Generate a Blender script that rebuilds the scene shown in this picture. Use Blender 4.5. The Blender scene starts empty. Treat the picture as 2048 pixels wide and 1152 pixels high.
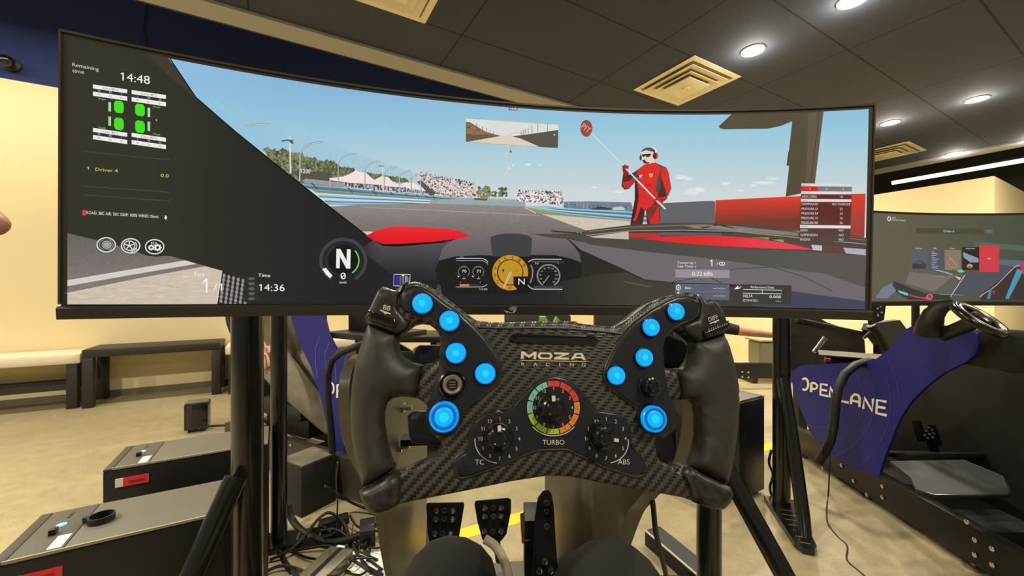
import bpy, bmesh, math, random
from math import sin, cos, pi, radians, sqrt, atan2, asin
from mathutils import Vector as V, Matrix as M, geometry as geo
random.seed(7)
SC = bpy.context.scene
COL = SC.collection
# ------------------------------------------------------------------ camera, world, exposure
F = 800.0            # focal length in pixels of the 2048x1152 frame
EYE = 1.05
ROOM = M.Rotation(radians(-30), 4, 'Z')      # the rig looks 30 degrees across the room's own axes
cam = bpy.data.cameras.new('camera')
cam.sensor_width = 36.0
cam.lens = F / 2048 * 36.0
cam.clip_start = 0.02
camo = bpy.data.objects.new('camera', cam)
COL.objects.link(camo)
camo.matrix_world = ROOM @ M.Translation((0, 0, EYE)) @ M.Rotation(radians(90), 4, 'X')
SC.camera = camo
SC.view_settings.view_transform = 'Standard'
SC.view_settings.look = 'None'
SC.view_settings.exposure = 0.0
SC.view_settings.gamma = 1.0
SC.view_settings.use_curve_mapping = False
w = bpy.data.worlds.new('world')
SC.world = w
w.use_nodes = True
w.node_tree.nodes['Background'].inputs[0].default_value = (1.0, 0.93, 0.80, 1)
w.node_tree.nodes['Background'].inputs[1].default_value = 0.22
WARM = (1.0, 0.915, 0.74)

# ------------------------------------------------------------------ geometry of the view
def lin(c):
    return tuple(((x / 255) / 12.92 if x <= 10 else ((x / 255 + 0.055) / 1.055) ** 2.4) for x in c)
def at(px, py, d):
    return V(((px - 1024) / F * d, d, EYE + (576 - py) / F * d))
def flr(px, py, z=0.0):
    return at(px, py, (EYE - z) * F / (py - 576))
def cei(px, py, z=2.74):
    return at(px, py, (z - EYE) * F / (576 - py))
class Plane:
    def __init__(s, p0, r, n_hint, up=(0, 0, 1)):
        s.p = V(p0); s.r = V(r).normalized(); s.u = V(up).normalized()
        s.n = s.r.cross(s.u).normalized()          # towards the viewer when r points right
        s.u = s.n.cross(s.r).normalized()
        if s.n.dot(V(n_hint)) < 0: s.n = -s.n
    def inv(s, px, py):
        o = V((0, 0, EYE)); d = at(px, py, 1) - o
        t = (s.p - o).dot(s.n) / d.dot(s.n)
        q = o + d * t - s.p
        return (q.dot(s.r), q.dot(s.u))
    def pt(s, a, b, c=0.0):
        return s.p + s.r * a + s.u * b + s.n * c
class Cyl:
    R = 1.8
    def __init__(s, A, yaw, roll, tilt):
        f = V((-sin(yaw), cos(yaw), 0)); r = V((cos(yaw), sin(yaw), 0)); z = V((0, 0, 1))
        u = z * cos(tilt) + f * sin(tilt); s.n = f * cos(tilt) - z * sin(tilt)
        s.r = r * cos(roll) - u * sin(roll); s.u = u * cos(roll) + r * sin(roll); s.A = V(A)
    def inv(s, px, py):
        d = at(px, py, 1) - V((0, 0, EYE)); C = s.A - s.n * s.R - V((0, 0, EYE))
        dp = d - s.u * d.dot(s.u); cp = -C + s.u * C.dot(s.u)
        a = dp.dot(dp); b = 2 * dp.dot(cp); c = cp.dot(cp) - s.R ** 2
        t = (-b + sqrt(max(b * b - 4 * a * c, 0))) / 2 / a
        q = d * t - C
        return (s.R * atan2(q.dot(s.r), q.dot(s.n)), q.dot(s.u))
    def pt(s, a, b, c=0.0):                    # c towards the viewer
        R = s.R - c
        return s.A + s.r * (R * sin(a / s.R)) + s.n * (R * cos(a / s.R) - s.R) + s.u * b

# ------------------------------------------------------------------ materials
MATS = {}
def mat(name, rgb, rough=0.5, metal=0.0, emit=0.0, noise=0.0, scale=8.0, bump=0.0, coat=0.0):
    if name in MATS: return MATS[name]
    m = bpy.data.materials.new(name); m.use_nodes = True
    nt = m.node_tree; b = nt.nodes['Principled BSDF']
    c = lin(rgb) + (1,)
    b.inputs['Base Color'].default_value = c
    b.inputs['Roughness'].default_value = rough
    b.inputs['Metallic'].default_value = metal
    b.inputs['Coat Weight'].default_value = coat
    if noise > 0 or bump > 0:
        tc = nt.nodes.new('ShaderNodeTexCoord'); n = nt.nodes.new('ShaderNodeTexNoise')
        n.inputs['Scale'].default_value = scale; n.inputs['Detail'].default_value = 6
        nt.links.new(tc.outputs['Object'], n.inputs['Vector'])
        if noise > 0:
            r = nt.nodes.new('ShaderNodeValToRGB')
            r.color_ramp.elements[0].position = 0.3; r.color_ramp.elements[1].position = 0.7
            r.color_ramp.elements[0].color = tuple(x * (1 - noise) for x in c[:3]) + (1,)
            r.color_ramp.elements[1].color = tuple(min(1, x * (1 + noise)) for x in c[:3]) + (1,)
            nt.links.new(n.outputs['Fac'], r.inputs[0]); nt.links.new(r.outputs[0], b.inputs['Base Color'])
        if bump > 0:
            bp = nt.nodes.new('ShaderNodeBump'); bp.inputs['Strength'].default_value = bump
            bp.inputs['Distance'].default_value = 0.002
            nt.links.new(n.outputs['Fac'], bp.inputs['Height']); nt.links.new(bp.outputs[0], b.inputs['Normal'])
    if emit > 0:
        b.inputs['Emission Color'].default_value = c
        b.inputs['Emission Strength'].default_value = emit
    MATS[name] = m
    return m
def attr_mat(name, emissive, rough=0.5, noisescale=420.0):
    m = bpy.data.materials.new(name); m.use_nodes = True
    nt = m.node_tree; b = nt.nodes['Principled BSDF']
    a = nt.nodes.new('ShaderNodeAttribute'); a.attribute_name = 'Col'
    if not emissive:
        nt.links.new(a.outputs['Color'], b.inputs['Base Color']); b.inputs['Roughness'].default_value = rough
        return m
    tc = nt.nodes.new('ShaderNodeTexCoord'); n = nt.nodes.new('ShaderNodeTexNoise')
    n.inputs['Scale'].default_value = noisescale; n.inputs['Detail'].default_value = 2
    nt.links.new(tc.outputs['Object'], n.inputs['Vector'])
    s = nt.nodes.new('ShaderNodeMath'); s.operation = 'SUBTRACT'; s.inputs[1].default_value = 0.5
    k = nt.nodes.new('ShaderNodeMath'); k.operation = 'MULTIPLY_ADD'; k.inputs[2].default_value = 1.0
    nt.links.new(n.outputs['Fac'], s.inputs[0]); nt.links.new(s.outputs[0], k.inputs[0]); nt.links.new(a.outputs['Alpha'], k.inputs[1])
    b.inputs['Base Color'].default_value = (0.004, 0.004, 0.004, 1); b.inputs['Roughness'].default_value = 0.35
    b.inputs['Specular IOR Level'].default_value = 0.15
    nt.links.new(a.outputs['Color'], b.inputs['Emission Color']); nt.links.new(k.outputs[0], b.inputs['Emission Strength'])
    m.cycles.emission_sampling = 'NONE'
    return m
PRINT = attr_mat('printed_ink', False)
PIXELS = attr_mat('screen_pixels', True)
PIXELSX = attr_mat('screen_pixels_coarse', True, noisescale=300)
def light_mat(name, rgb, strength):
    m = bpy.data.materials.new(name); m.use_nodes = True
    b = m.node_tree.nodes['Principled BSDF']
    b.inputs['Base Color'].default_value = tuple(x * .5 for x in lin(rgb)) + (1,)
    b.inputs['Emission Color'].default_value = lin(rgb) + (1,)
    b.inputs['Emission Strength'].default_value = strength
    b.inputs['Roughness'].default_value = 0.3
    return m

# ------------------------------------------------------------------ mesh builder
class MB:
    def __init__(s): s.v = []; s.f = []; s.mi = []; s.cur = 0
    def add(s, vs, fs):
        n = len(s.v); s.v += [tuple(p) for p in vs]
        for f in fs: s.f.append(tuple(i + n for i in f)); s.mi.append(s.cur)
        return s
    def box(s, c, size, rot=None, bev=0.0):
        bm = bmesh.new(); bmesh.ops.create_cube(bm, size=1)
        for v in bm.verts: v.co = V((v.co.x * size[0], v.co.y * size[1], v.co.z * size[2]))
        if bev > 0: bmesh.ops.bevel(bm, geom=bm.edges[:], offset=bev, segments=2, affect='EDGES', profile=.5)
        m = (M.Translation(c) @ rot.to_4x4()) if rot is not None else M.Translation(c)
        bmesh.ops.transform(bm, matrix=m, verts=bm.verts); bm.verts.index_update()
        s.add([v.co for v in bm.verts], [[v.index for v in f.verts] for f in bm.faces]); bm.free(); return s
    def tube(s, pts, r, n=12, caps=True):
        pts = [V(p) for p in pts]; rs = r if isinstance(r, (list, tuple)) else [r] * len(pts)
        vs = []; fs = []; t0 = (pts[1] - pts[0]).normalized()
        a = t0.orthogonal().normalized()
        for i, p in enumerate(pts):
            t = (pts[min(i + 1, len(pts) - 1)] - pts[max(i - 1, 0)]).normalized()
            a = (a - t * a.dot(t)); a = a.normalized() if a.length > 1e-6 else t.orthogonal().normalized()
            b = t.cross(a)
            for k in range(n):
                q = 2 * pi * k / n; vs.append(p + (a * cos(q) + b * sin(q)) * rs[i])
        for i in range(len(pts) - 1):
            for k in range(n):
                k2 = (k + 1) % n; fs.append((i * n + k, i * n + k2, (i + 1) * n + k2, (i + 1) * n + k))
        if caps: fs.append(tuple(range(n))[::-1]); fs.append(tuple((len(pts) - 1) * n + k for k in range(n)))
        return s.add(vs, fs)
    def lathe(s, prof, o=(0, 0, 0), ax=(0, 0, 1), n=32, lob=0, la=0.0, lr=None):
        ax = V(ax).normalized(); a = ax.orthogonal().normalized(); b = ax.cross(a); o = V(o); vs = []; fs = []
        for i, (r, h) in enumerate(prof):
            for k in range(n):
                q = 2 * pi * k / n
                rr = r * (1 + (la * cos(q * lob) if lob and (lr is None or i in lr) else 0))
                vs.append(o + (a * cos(q) + b * sin(q)) * rr + ax * h)
        for i in range(len(prof) - 1):
            for k in range(n):
                k2 = (k + 1) % n; fs.append((i * n + k, i * n + k2, (i + 1) * n + k2, (i + 1) * n + k))
        fs.append(tuple(range(n))[::-1]); fs.append(tuple((len(prof) - 1) * n + k for k in range(n)))
        return s.add(vs, fs)
    def prism(s, pts, vec):
        pts = [V(p) for p in pts]; n = len(pts); vec = V(vec)
        tri = geo.tessellate_polygon([pts])
        fs = [tuple(t) for t in tri] + [tuple(i + n for i in reversed(t)) for t in tri]
        fs += [(i, (i + 1) % n, (i + 1) % n + n, i + n) for i in range(n)]
        return s.add(pts + [p + vec for p in pts], fs)
    def ball(s, c, r, sx=(1, 1, 1), n=16):
        vs = []; fs = []; c = V(c); m = n // 2
        for i in range(m + 1):
            for k in range(n):
                a = pi * i / m; q = 2 * pi * k / n
                vs.append(c + V((sin(a) * cos(q) * sx[0], sin(a) * sin(q) * sx[1], cos(a) * sx[2])) * r)
        for i in range(m):
            for k in range(n):
                k2 = (k + 1) % n; fs.append((i * n + k, (i + 1) * n + k, (i + 1) * n + k2, i * n + k2))
        return s.add(vs, fs)
    def pillow(s, poly, R, H, wall, g=0.003, z0=0.0, Hb=None):
        """a rounded slab grown from a closed 2-D outline; front towards +z"""
        Hb = H if Hb is None else Hb
        pl = []
        for i, p in enumerate(poly):
            q = poly[(i + 1) % len(poly)]; L = sqrt((q[0] - p[0]) ** 2 + (q[1] - p[1]) ** 2); k = max(1, int(L / (g * .8)))
            for j in range(k): pl.append((p[0] + (q[0] - p[0]) * j / k, p[1] + (q[1] - p[1]) * j / k))
        area = sum(pl[i][0] * pl[(i + 1) % len(pl)][1] - pl[(i + 1) % len(pl)][0] * pl[i][1] for i in range(len(pl)))
        if area < 0: pl.reverse()
        N = len(pl)
        import numpy as np
        P = np.array(pl); Q = np.roll(P, -1, 0); D = Q - P; LL = (D ** 2).sum(1) + 1e-12
        def dist(X):
            X = np.asarray(X)[:, None, :]; t = np.clip(((X - P) * D).sum(2) / LL, 0, 1)
            return np.sqrt((((P + D * t[..., None]) - X) ** 2).sum(2)).min(1)
        def inside(X):
            X = np.asarray(X); x = X[:, 0][:, None]; y = X[:, 1][:, None]
            c = ((P[:, 1] > y) != (Q[:, 1] > y)) & (x < (Q[:, 0] - P[:, 0]) * (y - P[:, 1]) / (Q[:, 1] - P[:, 1] + 1e-15) + P[:, 0])
            return c.sum(1) % 2 == 1
        cand = []
        T = (np.roll(P, -1, 0) - np.roll(P, 1, 0)); T /= np.sqrt((T ** 2).sum(1))[:, None] + 1e-12
        Nn = np.stack([-T[:, 1], T[:, 0]], 1)
        for fr in (0.12, 0.4, 0.9):
            X = P + Nn * (R * fr); d = dist(X); ok = (d > R * fr * .93) & inside(X)
            cand += [tuple(x) for x in X[ok][::(1 if R < .006 else 2)]]
        x0, y0 = P.min(0); x1, y1 = P.max(0); gg = []
        yy = y0 + g; row = 0
        while yy < y1:
            xx = x0 + (g / 2 if row % 2 else 0)
            while xx < x1: gg.append((xx, yy)); xx += g
            yy += g; row += 1
        if gg:
            G = np.array(gg); d = dist(G); ok = (d > (R if R < .006 else g * .5)) & inside(G)
            cand += [tuple(x) for x in G[ok]]
        vin = [V(p) for p in pl] + [V(c) for c in cand]
        vo, eo, fo, _, _, _ = geo.delaunay_2d_cdt(vin, [(i, (i + 1) % N) for i in range(N)], [list(range(N))], 1, 1e-7)
        d = dist([(v.x, v.y) for v in vo]); isb = d < 1e-6
        pr = np.sqrt(np.clip(1 - (1 - np.clip(d / R, 0, 1)) ** 2, 0, 1))
        n = len(vo)
        vs = [(v.x, v.y, z0 + wall / 2 + H * pr[i]) for i, v in enumerate(vo)] + [(v.x, v.y, z0 - wall / 2 - Hb * pr[i]) for i, v in enumerate(vo)]
        fs = [tuple(f) for f in fo] + [tuple(i + n for i in reversed(f)) for f in fo]
        cnt = {}
        for f in fo:
            for i in range(len(f)):
                e = (f[i], f[(i + 1) % len(f)]); cnt[e] = 1
        for (a, b) in list(cnt):
            if (b, a) not in cnt: fs.append((b, a, a + n, b + n))
        return s.add(vs, fs)
    def build(s, name, m, parent=None, local=False, smooth=35, kind=None):
        me = bpy.data.meshes.new(name); me.from_pydata(s.v, [], s.f)
        for mm in (m if isinstance(m, (list, tuple)) else [m]): me.materials.append(mm)
        if isinstance(m, (list, tuple)): me.polygons.foreach_set('material_index', s.mi)
        bm = bmesh.new(); bm.from_mesh(me); bmesh.ops.recalc_face_normals(bm, faces=bm.faces); bm.to_mesh(me); bm.free()
        if smooth:
            me.polygons.foreach_set('use_smooth', [True] * len(me.polygons))
            me.set_sharp_from_angle(angle=radians(smooth))
        me.update()
        o = bpy.data.objects.new(name, me); COL.objects.link(o); adopt(o, parent, local)
        if kind: o['kind'] = kind
        return o
MW = {}
def adopt(o, parent, local):
    if parent is None: MW[o.name] = M.Identity(4); return
    o.parent = parent
    if not local: o.matrix_parent_inverse = MW[parent.name].inverted(); MW[o.name] = M.Identity(4)
    else: MW[o.name] = MW[parent.name].copy()
def thing(name, label, cat, loc=(0, 0, 0), mw=None, group=None):
    o = bpy.data.objects.new(name, None); COL.objects.link(o); o.empty_display_size = .05
    o.matrix_world = mw if mw is not None else M.Translation(loc)
    MW[o.name] = o.matrix_world.copy(); tag(o, label, cat, group); return o
def tag(o, label, cat, group=None):
    o['label'] = label; o['category'] = cat
    if group: o['group'] = group
    return o
def dup(root, mw, label=None, group=None):
    r = root.copy(); COL.objects.link(r); r.matrix_world = mw; MW[r.name] = mw.copy()
    if label: r['label'] = label
    if group: r['group'] = group
    for ch in list(root.children):
        c = ch.copy(); COL.objects.link(c); c.parent = r
        for g in list(ch.children):
            d = g.copy(); COL.objects.link(d); d.parent = c
    return r
ROOMFRAME = set()
def struct(o):
    o['kind'] = 'structure'; ROOMFRAME.add(o.name); return o

# ------------------------------------------------------------------ text
_TX = {}
def text_tris(s):
    if s in _TX: return _TX[s]
    def ev(t):
        c = bpy.data.curves.new('t', 'FONT'); c.body = t; c.resolution_u = 3
        o = bpy.data.objects.new('t', c); COL.objects.link(o)
        dg = bpy.context.evaluated_depsgraph_get(); e = o.evaluated_get(dg); me = e.to_mesh()
        vs = [(v.co.x, v.co.y) for v in me.vertices]; fs = [tuple(p.vertices) for p in me.polygons]
        e.to_mesh_clear(); bpy.data.objects.remove(o); bpy.data.curves.remove(c)
        return vs, fs
    def ev1(t):                                    # the built-in figure one is a bare bar: give it its flag
        vs, fs = ev(t)
        if '1' in t:
            b, _ = ev('1'); bw = max(x for x, y in b) - min(x for x, y in b); top = max(y for x, y in b)
            for i, ch in enumerate(t):
                if ch == '1':
                    q, _ = ev(t[:i + 1]); xr = max(x for x, y in q); k = len(vs)
                    vs = vs + [(xr - bw * .5, top), (xr - bw - .13, top * .84), (xr - bw - .13, top * .73), (xr - bw * .5, top * .86)]; fs = fs + [(k, k + 1, k + 2), (k, k + 2, k + 3)]
        return vs, fs
    if 'H' not in _TX:
        vs, fs = ev('H'); _TX['H'] = 0; _TX['cap'] = max(v[1] for v in vs)
        y0 = 0; hx0 = min(v[0] for v in vs); hx1 = max(v[0] for v in vs)
        _TX['H'] = ([((x - hx0) / (hx1 - hx0), y / _TX['cap']) for x, y in vs], fs, (hx1 - hx0) / _TX['cap'])
        if s == 'H': return _TX['H']
    vs, fs = ev1(s)
    x0 = min(v[0] for v in vs); x1 = max(v[0] for v in vs); cap = _TX['cap']
    _TX[s] = ([((x - x0) / (x1 - x0), y / cap) for x, y in vs], fs, (x1 - x0) / cap)
    return _TX[s]

# ------------------------------------------------------------------ printed / displayed artwork on a plane or on a curved screen
class Art:
    def __init__(s, surf, base=0.0003, step=0.00006, curved=False):
        s.S = surf; s.base = base; s.step = step; s.curved = curved; s.items = []; s.o = (0, 0, 1.0); s.clip = None
    def at(s, ox=0, oy=0, sc=1.0): s.o = (ox, oy, sc); return s
    def P(s, p): return (s.o[0] + p[0] / s.o[2], s.o[1] + p[1] / s.o[2])
    def _add(s, pts2, tris, col, a): s.items.append((pts2, tris, col, a))
    def poly(s, pts, col, a=0.0, dens=True):
        q = [s.P(p) for p in pts]; r = []
        for i, p in enumerate(q):
            e = q[(i + 1) % len(q)]; L = sqrt((e[0] - p[0]) ** 2 + (e[1] - p[1]) ** 2)
            k = max(1, int(L / 40)) if (dens and s.curved) else 1
            r += [(p[0] + (e[0] - p[0]) * j / k, p[1] + (e[1] - p[1]) * j / k) for j in range(k)]
        st = [s.S.inv(*p) for p in r]
        if s.clip: st = [(min(max(a_, s.clip[0]), s.clip[1]), min(max(b_, s.clip[2]), s.clip[3])) for a_, b_ in st]
        tr = geo.tessellate_polygon([[V((x, y, 0)) for x, y in st]])
        s._add(st, [tuple(t) for t in tr], col, a); return s
    def rect(s, x0, y0, x1, y1, col, a=0.0, sk=0.0):
        return s.poly([(x0, y0), (x1, y0 + sk * (x1 - x0)), (x1, y1 + sk * (x1 - x0)), (x0, y1)], col, a)
    def line(s, pts, wd, col, a=0.0, closed=False):
        n = len(pts); L = []; Rr = []
        for i, p in enumerate(pts):
            if closed: p0 = pts[i - 1]; p1 = pts[(i + 1) % n]
            else: p0 = pts[max(i - 1, 0)]; p1 = pts[min(i + 1, n - 1)]
            dx, dy = p1[0] - p0[0], p1[1] - p0[1]; l = sqrt(dx * dx + dy * dy) or 1
            L.append((p[0] - dy / l * wd / 2, p[1] + dx / l * wd / 2)); Rr.append((p[0] + dy / l * wd / 2, p[1] - dx / l * wd / 2))
        pts2 = [s.S.inv(*s.P(p)) for p in L + Rr]; tr = []
        if s.clip: pts2 = [(min(max(a_, s.clip[0]), s.clip[1]), min(max(b_, s.clip[2]), s.clip[3])) for a_, b_ in pts2]
        for i in range(n if closed else n - 1):
            j = (i + 1) % n; tr += [(i, j, n + j), (i, n + j, n + i)]
        s._add(pts2, tr, col, a); return s
    def ell(s, cx, cy, rx, ry, col, a=0.0, n=28): return s.poly([(cx + rx * cos(2 * pi * k / n), cy + ry * sin(2 * pi * k / n)) for k in range(n)], col, a, False)
    def arc(s, cx, cy, rx, ry, a0, a1, wd, col, a=0.0, n=24):
        pts = [(cx + rx * cos(radians(a0 + (a1 - a0) * k / n)), cy - ry * sin(radians(a0 + (a1 - a0) * k / n))) for k in range(n + 1)]
        return s.line(pts, wd, col, a)
    def text(s, t, x0, y0, x1, y1, h, col, slant=0.0, up=None):
        """baseline from (x0,y0) to (x1,y1), capitals h high"""
        if t == '1': w_ = x1 - x0; return s.poly([(x0 + w_ * .62, y0), (x0 + w_ * .62, y0 - h * .80), (x0 + w_ * .1, y0 - h * .66), (x0 + w_ * .1, y0 - h * .80), (x0 + w_ * .68, y0 - h), (x0 + w_ * .92, y0 - h), (x0 + w_ * .92, y0)], col)
        vs, fs, asp = text_tris(t)
        ux, uy = up if up else (slant * h, -h)
        pts = [(x0 + (x1 - x0) * u + ux * v, y0 + (y1 - y0) * u + uy * v) for u, v in vs]
        s._add([s.S.inv(*s.P(p)) for p in pts], fs, col, 0.0); return s
    def ctext(s, t, cx, cy, h, col, wscale=1.0, ang=0.0, sk=0.0):
        vs, fs, asp = text_tris(t); W = asp * h * wscale
        c, sn = cos(radians(ang)), sin(radians(ang))
        pts = []
        for u, v in vs:
            x = (u - .5) * W; y = -(v - .5) * h
            pts.append((cx + x * c - y * sn, cy + x * sn + y * c + sk * x))
        s._add([s.S.inv(*s.P(p)) for p in pts], fs, col, 0.0); return s
    def specks(s, reg, n, sz, cols, a=0.0, ysz=None):
        """many small marks inside a quadrilateral region tl,tr,br,bl"""
        tl, tr, br, bl = reg; pts = []; g = {}
        for _ in range(n):
            u, v = random.random(), random.random()
            x = (tl[0] * (1 - u) + tr[0] * u) * (1 - v) + (bl[0] * (1 - u) + br[0] * u) * v
            y = (tl[1] * (1 - u) + tr[1] * u) * (1 - v) + (bl[1] * (1 - u) + br[1] * u) * v
            w_ = sz * random.uniform(.5, 1.2); h_ = (ysz or sz) * random.uniform(.5, 1.2); c = random.choice(cols)
            L = g.setdefault(c, ([], [])); k = len(L[0])
            L[0].extend([s.S.inv(*s.P(p)) for p in ((x - w_, y - h_ * .3), (x + w_ * .2, y - h_), (x + w_, y + h_ * .2), (x - w_ * .3, y + h_))])
            L[1].extend([(k, k + 1, k + 2), (k, k + 2, k + 3)])
        for c, (p, t) in g.items(): s._add(p, t, c, a)
        return s
    def build(s, name, m, parent, local=None):
        bm = bmesh.new(); lay = bm.faces.layers.int.new('it'); boxes = []
        for i, (pts, tris, col, a) in enumerate(s.items):
            bb = (min(p[0] for p in pts), max(p[0] for p in pts), min(p[1] for p in pts), max(p[1] for p in pts)); lv = 0
            for b_ in boxes:
                if b_[4] >= lv and b_[0] < bb[1] and bb[0] < b_[1] and b_[2] < bb[3] and bb[2] < b_[3]: lv = b_[4] + 1
            boxes.append(bb + (lv,))
            vs = [bm.verts.new((x, y, lv * s.step)) for x, y in pts]
            for t in tris:
                try: f = bm.faces.new([vs[k] for k in t]); f[lay] = i
                except ValueError: pass
        if s.curved:
            x0 = min(v.co.x for v in bm.verts); x1 = max(v.co.x for v in bm.verts); x = (math.floor(x0 / .02 + 1e-6) + 1) * .02
            while x < x1:
                ge = [f for f in bm.faces if min(v.co.x for v in f.verts) < x < max(v.co.x for v in f.verts)]
                gg = set(ge)
                for f in ge: gg.update(f.edges); gg.update(f.verts)
                if gg: bmesh.ops.bisect_plane(bm, geom=list(gg), plane_co=(x, 0, 0), plane_no=(1, 0, 0), dist=1e-7)
                x += .02
        bm.verts.index_update(); uv = [v.co.copy() for v in bm.verts]
        fs = [[v.index for v in f.verts] for f in bm.faces]; it = [f[lay] for f in bm.faces]; bm.free()
        def facet(p):
            if not s.curved: return s.S.pt(p.x, p.y, s.base + p.z)
            k = math.floor(p.x / .02 + 1e-6); t = p.x / .02 - k
            return s.S.pt(k * .02, p.y, s.base + p.z) * (1 - t) + s.S.pt((k + 1) * .02, p.y, s.base + p.z) * t
        P3 = [facet(p) for p in uv]
        # faces must look at the viewer
        me = bpy.data.meshes.new(name)
        inv = local.inverted() if local is not None else None
        n_ = None
        out = []
        for f in fs:
            nrm = (P3[f[1]] - P3[f[0]]).cross(P3[f[2]] - P3[f[0]])
            c = (uv[f[0]] + uv[f[1]] + uv[f[2]]) / 3
            tw = s.S.pt(c.x, c.y, 1) - s.S.pt(c.x, c.y, 0)
            out.append(f if nrm.dot(tw) > 0 else f[::-1])
        me.from_pydata([tuple(inv @ p) if inv else tuple(p) for p in P3], [], out); me.materials.append(m)
        ca = me.color_attributes.new('Col', 'FLOAT_COLOR', 'CORNER'); dat = []
        for f, i in zip(out, it):
            col, a = s.items[i][2], s.items[i][3]
            for k in f:
                if callable(col):
                    q = P3[k]; c = col(1024 + F * q.x / q.y, 576 - F * (q.z - EYE) / q.y)
                else: c = col
                dat += list(lin(c)) + [a]
        ca.data.foreach_set('color', dat); me.update()
        o = bpy.data.objects.new(name, me); COL.objects.link(o); adopt(o, parent, local is not None); return o
def lerp(a, b, t):
    t = max(0, min(1, t)); return tuple(x + (y - x) * t for x, y in zip(a, b))
def smooth2(pts, it=2):
    for _ in range(it):
        r = []
        for i, p in enumerate(pts):
            q = pts[(i + 1) % len(pts)]
            r += [(p[0] * .8 + q[0] * .2, p[1] * .8 + q[1] * .2), (p[0] * .2 + q[0] * .8, p[1] * .2 + q[1] * .8)]
        pts = r
    return pts

# ------------------------------------------------------------------ shared materials
black_gloss = mat('black_gloss_steel', (17, 17, 16), .24, .0, coat=.25)
black_satin = mat('black_satin_metal', (17, 17, 16), .48, .1)
black_matte = mat('black_matte_plastic', (20, 20, 19), .65)
black_rubber = mat('black_rubber', (18, 18, 18), .55)
steel = mat('brushed_steel', (150, 140, 118), .38, .85, noise=.12, scale=3)
chrome = mat('bolt_chrome', (215, 210, 200), .18, 1.0)
white_paint = mat('white_sticker', (225, 220, 205), .5)
red_sticker = mat('red_sticker', (225, 50, 60), .5)
cream = mat('cream_wall_paint', (236, 218, 168), .85, noise=.03, scale=2)
navy = mat('navy_wall_paint', (24, 33, 58), .8)
blue_vinyl = mat('blue_vinyl_panel', (10, 16, 108), .6)
skin = mat('skin', (196, 142, 112), .55, noise=.08, scale=20)

# ------------------------------------------------------------------ room
def concrete():
    m = bpy.data.materials.new('polished_concrete'); m.use_nodes = True; nt = m.node_tree; b = nt.nodes['Principled BSDF']
    tc = nt.nodes.new('ShaderNodeTexCoord'); L = nt.links.new
    def noise(sc, det):
        n = nt.nodes.new('ShaderNodeTexNoise'); n.inputs['Scale'].default_value = sc; n.inputs['Detail'].default_value = det
        L(tc.outputs['Object'], n.inputs['Vector']); return n
    n1, n2, n3 = noise(1.1, 8), noise(14, 9), noise(90, 3)
    r = nt.nodes.new('ShaderNodeValToRGB'); e = r.color_ramp.elements
    e[0].position = .32; e[0].color = lin((148, 135, 104)) + (1,); e[1].position = .68; e[1].color = lin((168, 154, 120)) + (1,)
    L(n1.outputs['Fac'], r.inputs[0])
    r2 = nt.nodes.new('ShaderNodeValToRGB'); e = r2.color_ramp.elements
    e[0].position = .34; e[0].color = (.84, .84, .84, 1); e[1].position = .6; e[1].color = (1.08, 1.08, 1.08, 1)
    L(n2.outputs['Fac'], r2.inputs[0])
    r3 = nt.nodes.new('ShaderNodeValToRGB'); e = r3.color_ramp.elements
    e[0].position = .33; e[0].color = (.6, .6, .6, 1); e[1].position = .45; e[1].color = (1, 1, 1, 1)
    L(n3.outputs['Fac'], r3.inputs[0])
    m1 = nt.nodes.new('ShaderNodeMixRGB'); m1.blend_type = 'MULTIPLY'; m1.inputs[0].default_value = .6
    L(r.outputs[0], m1.inputs[1]); L(r2.outputs[0], m1.inputs[2])
    m2 = nt.nodes.new('ShaderNodeMixRGB'); m2.blend_type = 'MULTIPLY'; m2.inputs[0].default_value = .5
    L(m1.outputs[0], m2.inputs[1]); L(r3.outputs[0], m2.inputs[2])
    L(m2.outputs[0], b.inputs['Base Color']); b.inputs['Roughness'].default_value = .45
    return m
def tiles():
    m = bpy.data.materials.new('ceiling_tiles'); m.use_nodes = True; nt = m.node_tree; b = nt.nodes['Principled BSDF']; L = nt.links.new
    tc = nt.nodes.new('ShaderNodeTexCoord'); sp = nt.nodes.new('ShaderNodeSeparateXYZ'); L(tc.outputs['Object'], sp.inputs[0])
    def mth(op, a, b_=None):
        n = nt.nodes.new('ShaderNodeMath'); n.operation = op
        for i, q in enumerate((a, b_)):
            if q is None: continue
            if isinstance(q, (int, float)): n.inputs[i].default_value = q
            else: L(q, n.inputs[i])
        return n.outputs[0]
    def edge(o, off, pitch, wdt):
        t = mth('ADD', o, -off + 100 * pitch); t = mth('MODULO', t, pitch)
        a = mth('LESS_THAN', t, wdt); c = mth('GREATER_THAN', t, pitch - wdt); return mth('MAXIMUM', a, c)
    ex = edge(sp.outputs[0], 3.49, 1.22, .006); ey = edge(sp.outputs[1], 1.27, .61, .006)
    ed = mth('MAXIMUM', ex, ey)
    mx = nt.nodes.new('ShaderNodeMixRGB'); L(ed, mx.inputs[0])
    n = nt.nodes.new('ShaderNodeTexNoise'); n.inputs['Scale'].default_value = 60; n.inputs['Detail'].default_value = 4; L(tc.outputs['Object'], n.inputs['Vector'])
    r = nt.nodes.new('ShaderNodeValToRGB'); r.color_ramp.elements[0].color = lin((58, 63, 77)) + (1,); r.color_ramp.elements[1].color = lin((70, 75, 89)) + (1,)
    L(n.outputs['Fac'], r.inputs[0]); L(r.outputs[0], mx.inputs[1]); mx.inputs[2].default_value = lin((36, 35, 33)) + (1,)
    L(mx.outputs[0], b.inputs['Base Color']); b.inputs['Roughness'].default_value = .9
    return m
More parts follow.
